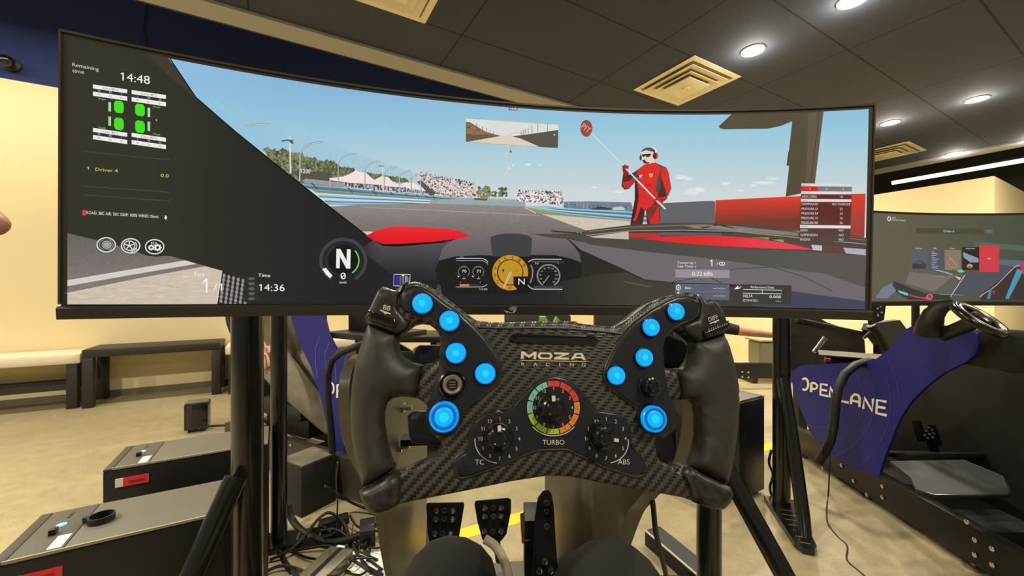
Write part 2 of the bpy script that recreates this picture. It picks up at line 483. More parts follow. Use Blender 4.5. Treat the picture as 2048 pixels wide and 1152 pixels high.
def rbox(name, x0, x1, y0, y1, z0, z1, m):
    return struct(MB().box(((x0 + x1) / 2, (y0 + y1) / 2, (z0 + z1) / 2), (x1 - x0, y1 - y0, z1 - z0)).build(name, m, smooth=0))
rbox('floor', -7, 12, -4, 5.5, -.1, 0, concrete())
TX1, TY1 = 7.6, 3.09
rbox('ceiling', -7, TX1, -4, TY1, 2.745, 2.80, tiles())
trimgrey = mat('ceiling_trim_grey', (168, 166, 160), .7)
rbox('trim_1', -7, TX1, TY1 - .17, TY1 + .012, 2.725, 2.744, trimgrey)
rbox('trim_2', TX1 - .25, TX1 + .012, -4, TY1, 2.725, 2.744, trimgrey)
rbox('trim_3', -7, TX1, TY1 + .012, TY1 + .03, 2.725, 3.0, mat('fascia_dark', (44, 43, 42), .8))
rbox('trim_4', TX1 + .012, TX1 + .03, -4, TY1, 2.725, 3.0, mat('fascia_dark', (44, 43, 42), .8))
def wallmat():
    m = bpy.data.materials.new('two_tone_wall_paint'); m.use_nodes = True; nt = m.node_tree; b = nt.nodes['Principled BSDF']; L = nt.links.new
    tc = nt.nodes.new('ShaderNodeTexCoord'); sp = nt.nodes.new('ShaderNodeSeparateXYZ'); L(tc.outputs['Object'], sp.inputs[0])
    g = nt.nodes.new('ShaderNodeMath'); g.operation = 'GREATER_THAN'; g.inputs[1].default_value = 2.9; L(sp.outputs[2], g.inputs[0])
    mx = nt.nodes.new('ShaderNodeMixRGB'); L(g.outputs[0], mx.inputs[0]); mx.inputs[1].default_value = lin((232, 214, 166)) + (1,); mx.inputs[2].default_value = lin((26, 42, 92)) + (1,)
    L(mx.outputs[0], b.inputs['Base Color']); b.inputs['Roughness'].default_value = .85; return m
rbox('wall_left', -7, 12, 5.3, 5.45, 0, 5.2, wallmat())
rbox('wall_foot_shadow', -7, 6.6, 5.285, 5.299, 0.0, .06, mat('shadow_line_grey', (110, 102, 84), .6))  # grey strip standing in for the shadow line along the wall's foot
PX = 5.4
rbox('wall_partition', PX, PX + .15, .92, 5.29, 0, 2.03, cream)
rbox('wall_partition_return', PX + .15, 8.9, .92, 1.07, 0, 2.03, cream)
dk = mat('black_wall_paint', (26, 26, 24), .85)
rbox('wall_right', 9.3, 9.45, -4, 5.29, 0, 5.2, dk)
rbox('wall_partition_low', 5.9, 9.0, -4, .3, 0, 1.1, mat('grey_wall_paint', (120, 112, 92), .85))
rbox('ceiling_upper', -7, 12, -4, 5.45, 5.2, 5.3, mat('black_deck_paint', (16, 16, 15), .9))

# ceiling lamps
glow = light_mat('lamp_glow', (255, 236, 200), 14.0)
lamp_ring = mat('lamp_trim_ring', (205, 190, 160), .5)
def lamp_light(x, y, z, r, power, parent, spread=150, col=WARM):
    l = bpy.data.lights.new('lamp_light', 'AREA'); l.shape = 'DISK'; l.size = r * 2; l.energy = power; l.color = col; l.spread = radians(spread)
    o = bpy.data.objects.new('lamp_light', l); COL.objects.link(o); o.parent = parent; o.location = (0, 0, z)
    l = bpy.data.lights.new('lamp_halo_fill', 'POINT'); l.energy = power * .30 if DLV[0] else power * .02; l.color = col; l.shadow_soft_size = .03  # added point light imitating the lens halo round each lamp
    o = bpy.data.objects.new('lamp_halo_fill', l); COL.objects.link(o); o.parent = parent; o.location = (0, 0, -.07)
    return o
DLV = [1]
def downlight(x, y, label, power=70, vis=True):
    t = thing('recessed_downlight', label, 'ceiling light', mw=M.Translation((x, y, 2.745)), group='recessed downlights'); ROOMFRAME.add(t.name)
    MB().lathe([(.052, -.004), (.058, -.010), (.075, -.008), (.078, -.0005), (.05, -.0005)], n=28).build('trim_ring', lamp_ring, t, local=True)
    MB().lathe([(.051, -.0045), (.048, -.0075), (.02, -.009), (.001, -.0095)], n=24).build('lamp_lens', glow, t, local=True)
    lamp_light(0, 0, -.014, .05, power, t)
    return t
DL = [(2.91, 1.61, 'bright recessed downlight in the tile just right of the big diamond-shaped vent'),
      (2.91, 1.035, 'recessed downlight cut off by the top edge of the picture'),
      (5.40, 1.61, 'recessed downlight closest to the upper right corner of the big monitor'),
      (5.40, 1.02, 'recessed downlight beside the right edge of the picture, above the light strip'),
      (7.32, 1.57, 'farthest recessed downlight, just above the long light strip'),
      (7.34, .95, 'recessed downlight half cut off by the right edge of the picture')]
for x, y, lb in DL: downlight(x, y, lb, 18)
DLV[0] = 0
for i, (x, y) in enumerate([(.41, 1.3), (-2.1, 1.3), (-4.2, 1.3), (.41, -1.2), (2.91, -1.2), (-2.1, -1.2), (5.4, -1.2)]):
    downlight(x, y, 'recessed downlight in the tiles above and behind the driver', 95 if x < -1 and y > 0 else 30)
for x, y in ((4.55, 2.5), (4.55, .15)): downlight(x, y, 'added unseen downlight brightening the cream partition, hidden from the driver', 45)  # unseen lamps added to brighten the partition
# linear lamps beyond the tiles; the pendants are unseen fill added for the walls
def linear(name, x0, y0, x1, y1, z, label, power, r=.022, strength=6):
    c = ((x0 + x1) / 2, (y0 + y1) / 2, z); L = sqrt((x1 - x0) ** 2 + (y1 - y0) ** 2); a = atan2(y1 - y0, x1 - x0)
    t = thing(name, label, 'ceiling light', mw=M.Translation(c) @ M.Rotation(a, 4, 'Z')); ROOMFRAME.add(t.name)
    MB().box((0, 0, r * 1.3), (L, r * 1.6, r * 1.2), bev=.003).build('housing', black_satin, t, local=True)
    MB().tube([(-L / 2, 0, 0), (L / 2, 0, 0)], r, 14).build('diffuser', light_mat('tube_glow_' + name, (255, 240, 190), strength), t, local=True)
    for s_ in (-.4, .4): MB().tube([(L * s_, 0, r * 1.6), (L * s_, 0, 5.2 - z)], .003, 6).build('hanging_wire', black_matte, t, local=True)
    l = bpy.data.lights.new('tube_light', 'AREA'); l.shape = 'RECTANGLE'; l.size = L; l.size_y = .05; l.energy = power; l.color = WARM
    o = bpy.data.objects.new('tube_light', l); COL.objects.link(o); o.parent = t; o.location = (0, 0, -r - .004)
    return t
linear('linear_light', 8.3, 2.45, 8.3, -3.5, 2.70, 'long glowing light strip below the black ceiling at the right', 35, .03, 5)
linear('pendant_fill', -5.5, 4.1, -.9, 4.1, 3.45, 'added unseen strip light above the cushioned benches, brightening the cream wall', 125)
linear('pendant_fill', .2, 4.1, 5.0, 4.1, 3.45, 'added unseen strip light brightening the far cream wall behind the big monitor', 130)

# ceiling vents
ventm = mat('vent_cream_metal', (244, 232, 196), .45)
def vent(cx, cy, sz, label):
    t = thing('ceiling_vent', label, 'air vent', mw=M.Translation((cx, cy, 2.742))); ROOMFRAME.add(t.name)
    h = sz / 2
    def ringp(a, z0, b, z1, th=.004):
        m = MB(); vs = []
        for (q, z) in ((a, z0), (b, z1), (b, z1 + th), (a, z0 + th)): vs += [(-q, -q, z), (q, -q, z), (q, q, z), (-q, q, z)]
        fs = []
        for k in range(4):
            for j in range(4): fs.append((k * 4 + j, k * 4 + (j + 1) % 4, ((k + 1) % 4) * 4 + (j + 1) % 4, ((k + 1) % 4) * 4 + j))
        return m.add(vs, fs)
    ringp(h, -.004, h * .86, -.006).build('vent_frame', ventm, t, local=True, smooth=0)
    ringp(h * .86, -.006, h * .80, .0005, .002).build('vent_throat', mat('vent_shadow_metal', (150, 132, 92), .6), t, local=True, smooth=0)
    ringp(h * .80, -.022, h * .60, -.008).build('louvre', ventm, t, local=True, smooth=0)
    ringp(h * .62, -.036, h * .44, -.016).build('louvre', ventm, t, local=True, smooth=0)
    MB().box((0, 0, -.040), (h * .9, h * .9, .008), bev=.003).lathe([(.02, -.044), (.03, -.047), (.028, -.052), (.001, -.053)], n=20).build('centre_plate', ventm, t, local=True)
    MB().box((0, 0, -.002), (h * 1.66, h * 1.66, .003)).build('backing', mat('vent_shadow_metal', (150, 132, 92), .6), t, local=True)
def rc(p): q = ROOM @ p; return q.x, q.y
x, y = rc(cei(1371, 167)); vent(x, y, .585, 'cream square ceiling vent above the top right part of the big monitor')
x, y = rc(cei(1772, 306)); vent(x, y, .585, 'smaller looking far ceiling vent beside the big monitor\'s top right corner')
q = ROOM @ cei(850, 47); vent(q.x - .3, q.y - .3, .60, 'large square ceiling vent cut off by the top edge of the picture')
# small black spot on the navy wall and its cord
q = ROOM @ at(24, 131, 1.0)
def on_wall(px, py, Y=5.3):
    d = ROOM @ (at(px, py, 1) - V((0, 0, EYE))); t = Y / d.y; return V((d.x * t, Y, EYE + d.z * t))
p = on_wall(24, 131)
t = thing('security_camera', 'small round black camera on the navy wall at the upper left', 'camera', mw=M.Translation(p)); ROOMFRAME.add(t.name)
MB().lathe([(.06, 0), (.06, .02), (.03, .03), (.02, .05)], ax=(0, -1, 0), n=20).build('mount', black_satin, t, local=True)
MB().ball((0, -.085, 0), .05).build('dome', black_gloss, t, local=True)
pts = [on_wall(296, 1, 5.28), on_wall(290, 30, 5.28), on_wall(288, 60, 5.28), on_wall(294, 88, 5.28), on_wall(297, 110, 5.28)]
ROOMFRAME.add(tag(MB().tube(pts, .006, 6).build('wall_cord', black_rubber), 'thin black cord hanging down the navy wall above the big monitor', 'cord').name)

# yellow floor tape
a, b_ = flr(1005, 1045), flr(1660, 858); d = (b_ - a).normalized(); nn = V((-d.y, d.x, 0)); a = a - d * .6; b_ = b_ + d * 1.2
ta = thing('floor_tape', 'yellow tape line stuck across the concrete floor', 'tape', loc=(0, 0, 0))
MB().prism([a - nn * .037, b_ - nn * .037, b_ + nn * .037, a + nn * .037], (0, 0, .0012)).build('tape_strip', mat('yellow_tape', (240, 190, 20), .5), ta, smooth=0)

# ------------------------------------------------------------------ benches and the open black table along the left wall (room frame)
legm = mat('espresso_wood', (38, 33, 26), .5)
cush = mat('cream_leather', (226, 214, 184), .5, noise=.03, scale=5, bump=.2)
def RF(t): ROOMFRAME.add(t.name); return t
def fl_room(px, py, z=0): return ROOM @ flr(px, py, z)
def bench(x0, x1, y0, y1, label):
    t = RF(thing('cushioned_bench', label, 'bench', mw=M.Translation(((x0 + x1) / 2, (y0 + y1) / 2, 0)), group='cream benches along the left wall'))
    L, W_ = x1 - x0, y1 - y0
    MB().box((0, 0, .435), (L, W_, .09), bev=.018).build('cushion', cush, t, local=True)
    for sx in (-1, 1):
        for sy in (-1, 1):
            MB().box((sx * (L / 2 - .06), sy * (W_ / 2 - .05), .195), (.07, .07, .39), bev=.004).build('leg', legm, t, local=True)
    for sy in (-1, 1): MB().box((0, sy * (W_ / 2 - .05), .19), (L - .19, .03, .05)).build('stretcher', legm, t, local=True)
    for sx in (-1, 1): MB().box((sx * (L / 2 - .06), 0, .19), (.03, W_ - .17, .05)).build('side_stretcher', legm, t, local=True)
q = fl_room(148, 818)
BX1, BY0 = q.x + .04, q.y - .0
bench(BX1 - 1.5, BX1, BY0, min(BY0 + .46, 5.27), 'cream cushioned bench with dark legs cut off by the left edge of the picture')
q1, q2 = fl_room(197, 803), fl_room(438, 779)
t = RF(thing('side_table', 'open black rectangular frame table between the two cream benches', 'table', mw=M.Translation(((q1.x + q2.x) / 2, min(q1.y + .2, 5.07), 0))))
L = q2.x - q1.x
MB().box((0, 0, .475), (L + .07, .40, .07), bev=.003).build('tabletop', legm, t, local=True)
for sx in (-1, 1):
    for sy in (-1, 1):
        MB().box((sx * L / 2, sy * .165, .2195), (.07, .07, .439), bev=.003).build('leg', legm, t, local=True)
bench(q2.x + .08, q2.x + 1.56, 4.80, 5.26, 'cream cushioned bench half hidden behind the thick black stand pole')
BENCH2 = (q2.x, q1.y)

# ------------------------------------------------------------------ main curved monitor
def monitor(A, yaw, roll, tilt, label, name='curved_monitor', zoff=0):
    cy = Cyl(A, yaw, roll, tilt)
    t = thing(name, label, 'monitor', loc=cy.pt(0, -.185, -.05))
    def sweep(prof, s0, s1, n=48):
        vs = []; fs = []; k = len(prof)
        for i in range(n + 1):
            a = s0 + (s1 - s0) * i / n
            vs += [cy.pt(a, v, c) for c, v in prof]
        for i in range(n):
            for j in range(k): fs.append((i * k + j, i * k + (j + 1) % k, (i + 1) * k + (j + 1) % k, (i + 1) * k + j))
        fs.append(tuple(range(k))[::-1]); fs.append(tuple(n * k + j for j in range(k)))
        return MB().add(vs, fs)
    W_, H_ = .6145, .1845
    hs = mat('monitor_housing', (32, 29, 24), .45)
    rim = mat('monitor_rim', (86, 76, 62), .35, .3)
    sweep([(-.004, -H_ + .008), (-.004, H_ - .001), (-.03, H_ - .004), (-.055, H_ - .06), (-.06, 0), (-.055, -H_ + .06), (-.03, -H_ + .006)], -W_, W_).build('housing', hs, t)
    e = MB()
    for v0, v1 in ((H_ - .003, H_), ):
        vs = sweep([(.0045, v0), (.0045, v1), (-.005, v1), (-.005, v0)], -W_, W_); e.add(vs.v, vs.f)
    for sa in (-W_, W_ - .0022):
        vs = sweep([(.0045, -H_ + .02), (.0045, H_), (-.005, H_), (-.005, -H_ + .02)], sa, sa + .0022, 1); e.add(vs.v, vs.f)
    e.build('front_rim', rim, t)
    b = sweep([(.002, -.168), (.002, H_ - .003), (-.004, H_ - .003), (-.004, -.168)], -W_ + .0022, W_ - .0022)
    b.build('bezel', mat('monitor_bezel', (54, 48, 38), .5), t)
    ch = sweep([(.0075, -.1838), (.009, -.170), (.006, -.1672), (-.004, -.167), (-.004, -.1845)], -W_, W_)
    chin = ch.build('chin_bar', mat('monitor_chin', (46, 42, 34), .55), t)
    mm = MB()
    n_ = -cy.n
    mm.box(cy.pt(0, 0, -.09), (.12, .06, .12), M.Rotation(yaw, 3, 'Z'), .004)
    mm.build('mount_plate', black_satin, t)
    return t, cy, chin
MON_A = (.00376, .70015, EYE + .13748)
mon, cyl, chin = monitor(MON_A, .14356, .01244, -.01176, 'huge ultrawide curved monitor showing a racing game, behind the steering wheel')
# eye-shaped emblem on the chin
lg = Art(cyl, .0092, .00002, True).at(980, 590, 7.68)
si = (196, 190, 172)
for pts in ([(278, 215), (310, 185), (350, 168), (400, 164), (350, 180), (312, 205), (296, 222)],
            [(305, 225), (345, 195), (402, 178), (400, 190), (352, 210), (325, 232)],
            [(190, 215), (225, 240), (262, 240), (300, 262), (340, 265), (352, 225), (398, 195), (382, 240), (355, 272), (300, 276), (262, 255), (240, 262), (215, 245)],
            [(235, 262), (258, 258), (266, 280), (250, 272)]):
    lg.poly(pts, si)
lg.build('emblem', PRINT, chin)

# ------------------------------------------------------------------ what the big screen shows
A = Art(cyl, .0028, .00002, True)
A.clip = (-.6055, .6048, -.1655, .1758)
wht = (238, 236, 234)
def sky(px, py):
    h = (400 - py) / 230
    c = lerp((208, 215, 216), (148, 198, 218), min(1, max(0, h) * 1.5)) if h < .62 else lerp((148, 198, 218), (136, 178, 214), (h - .62) / .38)
    return lerp(c, (150, 203, 226), max(0, (650 - px) / 400) * .6)
ny = 12
for j in range(ny):
    for i in range(1):
        y0 = -.1655 + (.1758 + .1655) * j / ny; y1 = -.1655 + (.1758 + .1655) * (j + 1) / ny
        A._add([(-.6055, y0), (.6048, y0), (.6048, y1), (-.6055, y1)], [(0, 1, 2), (0, 2, 3)], sky, .10)
# clouds
A.at(860, 200, 3.793)
for cx, cy_, rx, ry in ((1905, 590, 50, 18), (1950, 600, 40, 12), (1990, 690, 60, 22), (1960, 710, 50, 10), (1240, 665, 25, 9), (1430, 700, 50, 10), (740, 492, 22, 9), (830, 497, 10, 5), (626, 498, 7, 7), (597, 520, 7, 9), (900, 540, 6, 3)):
    A.ell(cx, cy_, rx, ry, (214, 222, 226), .1); A.ell(cx + 4, cy_ + 3, rx * .6, ry * .55, (228, 231, 232), .1)
A.at(1380, 200, 3.84)
for cx, cy_, rx, ry in ((60, 695, 60, 22), (20, 720, 45, 16), (265, 645, 40, 14), (560, 640, 90, 13), (625, 608, 55, 9), (480, 660, 30, 8), (385, 700, 30, 8)):
    A.ell(cx, cy_, rx, ry, (216, 222, 224), .1); A.ell(cx + 6, cy_ - 3, rx * .6, ry * .5, (229, 230, 230), .1)
# catch fence veil, its arched posts
A.at(480, 200, 4.8)
A.poly([(-260, -10), (0, 150), (500, 300), (1100, 510), (1720, 720), (1720, 930), (620, 800), (0, 330)], lambda x, y: lerp((149, 196, 220), (174, 204, 214), (x - 480) / 340), .1)
for k in range(14):
    o = k * 24
    A.line([(-200, 30 + o), (0, 150 + o), (500, 305 + o * .95), (1100, 515 + o * .62), (1700, 722 + o * .35)], 1.4, (138, 182, 203))
# trees
for reg, n, s_ in (([(230, 480), (600, 520), (620, 800), (420, 700)], 60, 60), ([(600, 560), (940, 620), (940, 770), (600, 800)], 60, 55), ([(940, 650), (1100, 660), (1100, 740), (940, 760)], 26, 36), ([(1120, 690), (1600, 760), (1620, 800), (1100, 760)], 36, 26)):
    A.poly(reg, (96, 104, 72), .4)
    A.specks(reg, n * 3, s_ * .5, [(98, 108, 68), (84, 92, 66), (112, 120, 80), (130, 132, 92), (72, 80, 62)], .5, s_ * .6)
    A.specks(reg, n * 4, s_ * .22, [(126, 132, 92), (70, 78, 60), (92, 102, 70), (142, 140, 104)], .5)
A.poly([(500, 690), (870, 700), (880, 830), (620, 800)], (84, 84, 72), .4)
A.poly([(860, 750), (1800, 870), (1800, 905), (860, 830)], (98, 86, 84), .3)
A.specks([(700, 780), (1790, 870), (1790, 920), (700, 815)], 190, 9, [(230, 215, 215), (70, 64, 66), (150, 160, 170), (200, 190, 195)], 0, 16)
A.poly([(600, 780), (640, 760), (1000, 800), (1000, 845), (640, 812)], (156, 152, 150), .5)
# tents
tent = (240, 224, 226)
A.poly([(858, 755), (985, 742), (1060, 715), (1118, 678), (1140, 695), (1205, 698), (1255, 745), (1310, 785), (1370, 810), (1365, 822), (1050, 800), (870, 775)], tent, .06)
A.poly([(1295, 770), (1370, 732), (1385, 745), (1415, 740), (1450, 775), (1500, 810), (1590, 838), (1560, 845), (1380, 832)], tent, .06)
A.poly([(1535, 812), (1605, 795), (1640, 800), (1680, 803), (1725, 840), (1790, 870), (1780, 880), (1600, 850)], (236, 226, 226), .06)
for x, y0, y1 in ((868, 770, 830), (945, 790, 840), (1040, 800, 850), (1195, 810, 870), (1270, 815, 880), (1340, 820, 885), (1435, 840, 890), (1600, 850, 905), (1660, 860, 915)):
    A.line([(x, y0), (x, y1)], 7, (205, 198, 198))
# left grandstand
A.poly([(1700, 700), (1790, 710), (2016, 750), (2270, 830), (2340, 930), (2300, 952), (2016, 930), (1880, 925), (1700, 790)], (212, 200, 196), .25)
A.specks([(1710, 705), (2200, 790), (2330, 945), (1860, 920)], 950, 9, [(238, 228, 224), (120, 112, 108), (80, 76, 76), (232, 214, 208), (182, 172, 168)], 0, 10)
A.poly([(1700, 790), (1740, 775), (1880, 905), (1830, 930)], (92, 86, 84), .3)
for k in range(6): A.line([(1750 + k * 70, 720 + k * 14), (2000 + k * 62, 935)], 5, (232, 222, 220))
A.specks([(1700, 690), (2250, 800), (2250, 830), (1700, 730)], 120, 6, [(86, 78, 76), (200, 190, 186)], 0, 12)
# posts of the fence, lamp posts
pc = (206, 210, 200)
for bx, by, tx, ty in ((40, 350, 290, 238), (580, 780, 795, 412), (945, 840, 1118, 521), (1198, 866, 1345, 596), (1385, 885, 1510, 650), (1530, 898, 1638, 688), (1643, 905, 1712, 724), (1735, 912, 1790, 750)):
    w_ = 16 if bx < 900 else 11
    H = by - ty
    pts = [(bx, by)] if bx > 100 else []
    if bx > 100: pts.append((bx + 2, ty + min(H * .38, (tx - bx) * .72)))
    for k in range(9):
        q = pi - (pi / 2) * k / 8 if bx > 100 else pi * .92 - (pi * .42) * k / 8
        rx = tx - bx; ry = min(H * .36, rx * .70)
        pts.append((tx + rx * cos(q), ty + ry - ry * sin(q)))
    A.line(pts, w_, (118, 122, 116)); A.line([(x - 2, y + 1) for x, y in pts], w_ * .5, pc)
for x, y0, y1, w_ in ((482, 350, 712, 16), (1367, 616, 885, 9), (1668, 690, 905, 6)): A.line([(x, y0), (x + 8, y1)], w_, (214, 214, 204))
A.poly([(400, 395), (470, 385), (510, 392), (520, 430), (490, 420), (470, 398), (410, 407)], (84, 90, 96))
A.line([(1330, 642), (1380, 640)], 10, (130, 134, 134))
A.text('1200', 585, 708, 678, 712, 40, wht)
# barriers
A.poly([(600, 800), (700, 812), (1100, 858), (1500, 895), (2016, 935), (2450, 970), (2450, 990), (2016, 972), (1500, 940), (1000, 910), (720, 880), (610, 830)], (92, 132, 150), .2)
for o, c in ((10, (150, 186, 196)), (34, (70, 108, 128)), (48, (128, 168, 182))):
    A.line([(600, 806 + o), (1100, 850 + o), (1500, 893 + o * .7), (2016, 938 + o * .5), (2450, 972 + o * .3)], 8, c)
for x, y, l in ((690, 800, 62), (1040, 850, 45), (1275, 876, 36), (1445, 890, 30), (1590, 903, 25), (1695, 915, 20), (1780, 925, 18), (1855, 930, 15)):
    A.line([(x, y), (x + l, y + l * 1.05)], 10, (66, 78, 84))
A.poly([(700, 868), (1000, 898), (1500, 935), (2016, 968), (2016, 985), (1500, 950), (1000, 918), (730, 896)], (146, 140, 100), .3)
A.poly([(730, 895), (1000, 915), (1500, 945), (2016, 975), (2700, 1000), (2740, 1025), (2016, 1020), (1500, 1008), (1000, 1005), (860, 1012)], (150, 196, 214), .15)
for o, wd, c in ((0, 12, (206, 224, 230)), (30, 9, (84, 118, 142)), (52, 14, (196, 218, 226)), (76, 8, (70, 96, 124)), (100, 10, (110, 160, 186))):
    A.line([(730 + o * 1.1, 902 + o), (1000, 920 + o * .86), (1500, 950 + o * .56), (2016, 980 + o * .34), (2700, 1004 + o * .14)], wd, c)
# far trees, second stand
A.at(860, 200, 3.793)
A.poly([(360, 745), (720, 760), (720, 812), (0, 790), (0, 765)], (150, 168, 168), .3)
A.specks([(370, 665), (455, 665), (455, 740), (350, 735)], 45, 16, [(110, 122, 84), (84, 96, 66), (134, 138, 96)], .4)
A.specks([(470, 700), (500, 700), (500, 745), (470, 742)], 14, 12, [(110, 122, 84), (84, 96, 66)], .4)
A.specks([(525, 675), (575, 675), (580, 738), (515, 738)], 36, 13, [(96, 116, 74), (80, 98, 62), (124, 134, 88)], .4)
for x in range(440, 660, 17): A.line([(x, 735), (x, 765)], 3, (210, 205, 200))
A.poly([(335, 748), (430, 752), (430, 768), (335, 762)], (110, 84, 78), .3)
A.poly([(685, 688), (990, 698), (1005, 740), (1010, 808), (650, 770), (660, 715)], (216, 206, 206), .2)
A.specks([(665, 688), (1000, 700), (1005, 800), (655, 768)], 420, 8, [(245, 238, 236), (110, 104, 108), (72, 70, 76), (190, 180, 184)], 0, 9)
for y in (722, 742): A.line([(660, y), (1005, y + 12)], 3, (235, 228, 226))
A.poly([(1010, 775), (1200, 772), (1520, 780), (1540, 860), (1010, 830)], (112, 128, 152), .3)
A.specks([(1010, 790), (1520, 792), (1520, 850), (1010, 822)], 90, 9, [(92, 108, 120), (138, 154, 170), (80, 88, 92)], .3, 4)
A.poly([(1380, 820), (1440, 812), (1470, 822), (1475, 840), (1380, 838)], (198, 200, 184)); A.poly([(1225, 825), (1290, 810), (1370, 826), (1370, 836), (1225, 834)], (66, 66, 66))
for x in (1050, 1110, 1140, 1160, 1190): A.line([(x, 770), (x, 822)], 2, (200, 206, 210))
# asphalt, verge, right barrier
A.poly([(0, 788), (720, 812), (840, 866), (1010, 930), (1190, 995), (1110, 1070), (460, 1080), (-450, 1090), (-760, 812), (-500, 795)], lambda x, y: lerp((146, 138, 134), (116, 109, 107), (y - 405) / 60), .45)
A.line([(-500, 818), (0, 838), (500, 862), (830, 880)], 4, (176, 168, 160))
A.poly([(720, 812), (1200, 850), (1510, 905), (1640, 925), (1640, 1050), (1230, 1010), (1190, 995), (1010, 930), (840, 868)], (206, 194, 176), .18)
A.poly([(740, 822), (860, 835), (1510, 908), (1640, 922), (1640, 934), (1500, 922), (1000, 882), (830, 868)], (152, 148, 92), .3)
A.line([(712, 818), (800, 862)], 7, (222, 206, 130))
A.specks([(1030, 900), (1450, 935), (1450, 960), (1100, 945)], 40, 22, [(188, 176, 158), (216, 204, 186)], .2, 3)
A.poly([(720, 808), (900, 812), (1050, 828), (1510, 845), (1640, 866), (1640, 935), (1510, 915), (1000, 872), (850, 842)], (98, 150, 172), .15)
for o, wd, c in ((6, 7, (170, 206, 214)), (22, 6, (64, 104, 128)), (36, 9, (180, 210, 216)), (54, 6, (70, 110, 134)), (64, 7, (150, 190, 200))):
    A.line([(730, 810 + o * .1), (1050, 826 + o * .65), (1510, 848 + o), (1640, 868 + o)], wd, c)
# grey and red pit walls
A.poly([(1738, 786), (2048, 770), (2150, 768), (2150, 960), (1738, 960)], (102, 100, 104), .12)
A.at(1380, 200, 3.84)
A.poly([(-230, 800), (188, 784), (184, 952), (-230, 948)], (100, 99, 104), .12)
A.poly([(190, 772), (730, 745), (1340, 722), (1330, 1060), (840, 1010), (184, 955)], lambda x, y: lerp((222, 62, 44), (118, 58, 46), (y - 395) / 45), .2)
A.poly([(1200, 725), (1340, 722), (1330, 1060), (1215, 1035)], lambda x, y: lerp((214, 62, 46), (150, 66, 56), (y - 395) / 60), .2)
# marshal with the pit board
A.at(1100, 220, 4.114)
red, dred, mar = (216, 46, 42), (150, 34, 36), (74, 40, 34)
A.poly([(770, 455), (855, 438), (905, 462), (950, 480), (970, 530), (990, 650), (950, 740), (900, 775), (895, 940), (892, 1054), (800, 1054), (790, 930), (780, 830), (757, 850), (752, 930), (775, 1054), (642, 1054), (655, 930), (690, 760), (690, 600), (640, 655), (605, 660), (580, 630), (590, 560), (600, 500), (640, 510), (640, 540), (690, 515), (740, 478)], (84, 44, 38))
A.poly([(775, 455), (855, 440), (900, 472), (895, 530), (870, 690), (700, 700), (700, 620), (745, 560), (700, 530), (712, 498), (745, 478)], red, .15)
A.poly([(700, 700), (885, 680), (870, 740), (800, 830), (770, 830), (740, 800), (715, 880), (690, 920), (668, 915), (690, 770)], red, .15)
A.poly([(880, 700), (890, 790), (892, 938), (815, 940), (812, 860), (870, 790)], (204, 44, 40), .15)
A.poly([(650, 1015), (772, 1018), (775, 1050), (655, 1048)], (190, 46, 40)); A.poly([(805, 1012), (890, 1014), (888, 1046), (810, 1044)], (204, 46, 40))
A.poly([(745, 950), (800, 940), (800, 1050), (765, 1050)], (190, 108, 84))
A.poly([(900, 470), (950, 480), (970, 530), (988, 650), (950, 730), (905, 770), (862, 760), (870, 735), (930, 722), (945, 690), (935, 640), (905, 560)], red, .15)
A.poly([(588, 600), (650, 590), (690, 545), (695, 590), (640, 650), (600, 645)], (196, 44, 40), .15)
A.poly([(690, 540), (708, 505), (720, 500), (705, 590), (690, 600)], (74, 70, 68))
A.poly([(586, 468), (606, 456), (642, 470), (632, 505), (622, 548), (598, 548)], dred); A.poly([(850, 735), (900, 722), (938, 738), (912, 778), (878, 770), (838, 752)], (186, 36, 44))
A.poly([(888, 530), (906, 532), (900, 640), (890, 675), (858, 678), (868, 610)], (78, 74, 72)); A.poly([(905, 470), (945, 478), (935, 486), (908, 485)], (84, 80, 78)); A.poly([(898, 688), (952, 695), (948, 718), (895, 712)], (66, 44, 42))
A.poly([(695, 620), (712, 610), (724, 720), (700, 850), (672, 930), (655, 930), (690, 740)], (62, 36, 32)); A.poly([(745, 810), (772, 840), (752, 950), (712, 880)], (70, 38, 34)); A.poly([(785, 822), (868, 770), (888, 790), (838, 880), (800, 920)], (128, 48, 42))
for k in range(16): A.line([(718 + (k % 4) * 38, 600 + k * 13), (740 + (k % 4) * 40, 606 + k * 13)], 4, (170, 34, 34))
A.poly([(745, 348), (770, 332), (830, 340), (853, 372), (852, 440), (800, 450), (765, 440), (750, 415), (742, 390)], (226, 208, 194)); A.poly([(742, 352), (758, 328), (790, 316), (832, 318), (856, 340), (856, 366), (836, 350), (780, 338), (752, 350)], (84, 80, 78))
A.poly([(748, 372), (825, 366), (815, 390), (788, 396), (776, 384), (765, 394), (750, 388)], (52, 46, 44)); A.poly([(752, 420), (768, 415), (790, 436), (815, 438), (800, 450), (764, 446)], (70, 56, 50)); A.line([(763, 412), (785, 410)], 4, (120, 70, 60))
A.arc(838, 348, 26, 30, 110, -20, 9, (228, 230, 230)); A.ell(858, 384, 22, 28, (206, 40, 44)); A.ell(852, 384, 12, 26, (88, 34, 34)); A.ell(738, 400, 9, 24, (66, 60, 58))
A.line([(330, 198), (600, 470), (858, 738), (942, 820)], 13, (214, 226, 232)); A.line([(334, 206), (600, 476), (858, 744)], 4, (160, 172, 182))
A.poly([(588, 466), (612, 458), (640, 472), (634, 492), (600, 488)], (170, 36, 38)); A.poly([(850, 735), (884, 728), (912, 742), (880, 752), (852, 748)], (196, 40, 46))
A.ell(293, 160, 49, 68, (128, 58, 48)); A.ell(295, 160, 44, 63, (158, 70, 54)); A.ctext('PIT', 291, 160, 44, (205, 180, 168), .95, 38)
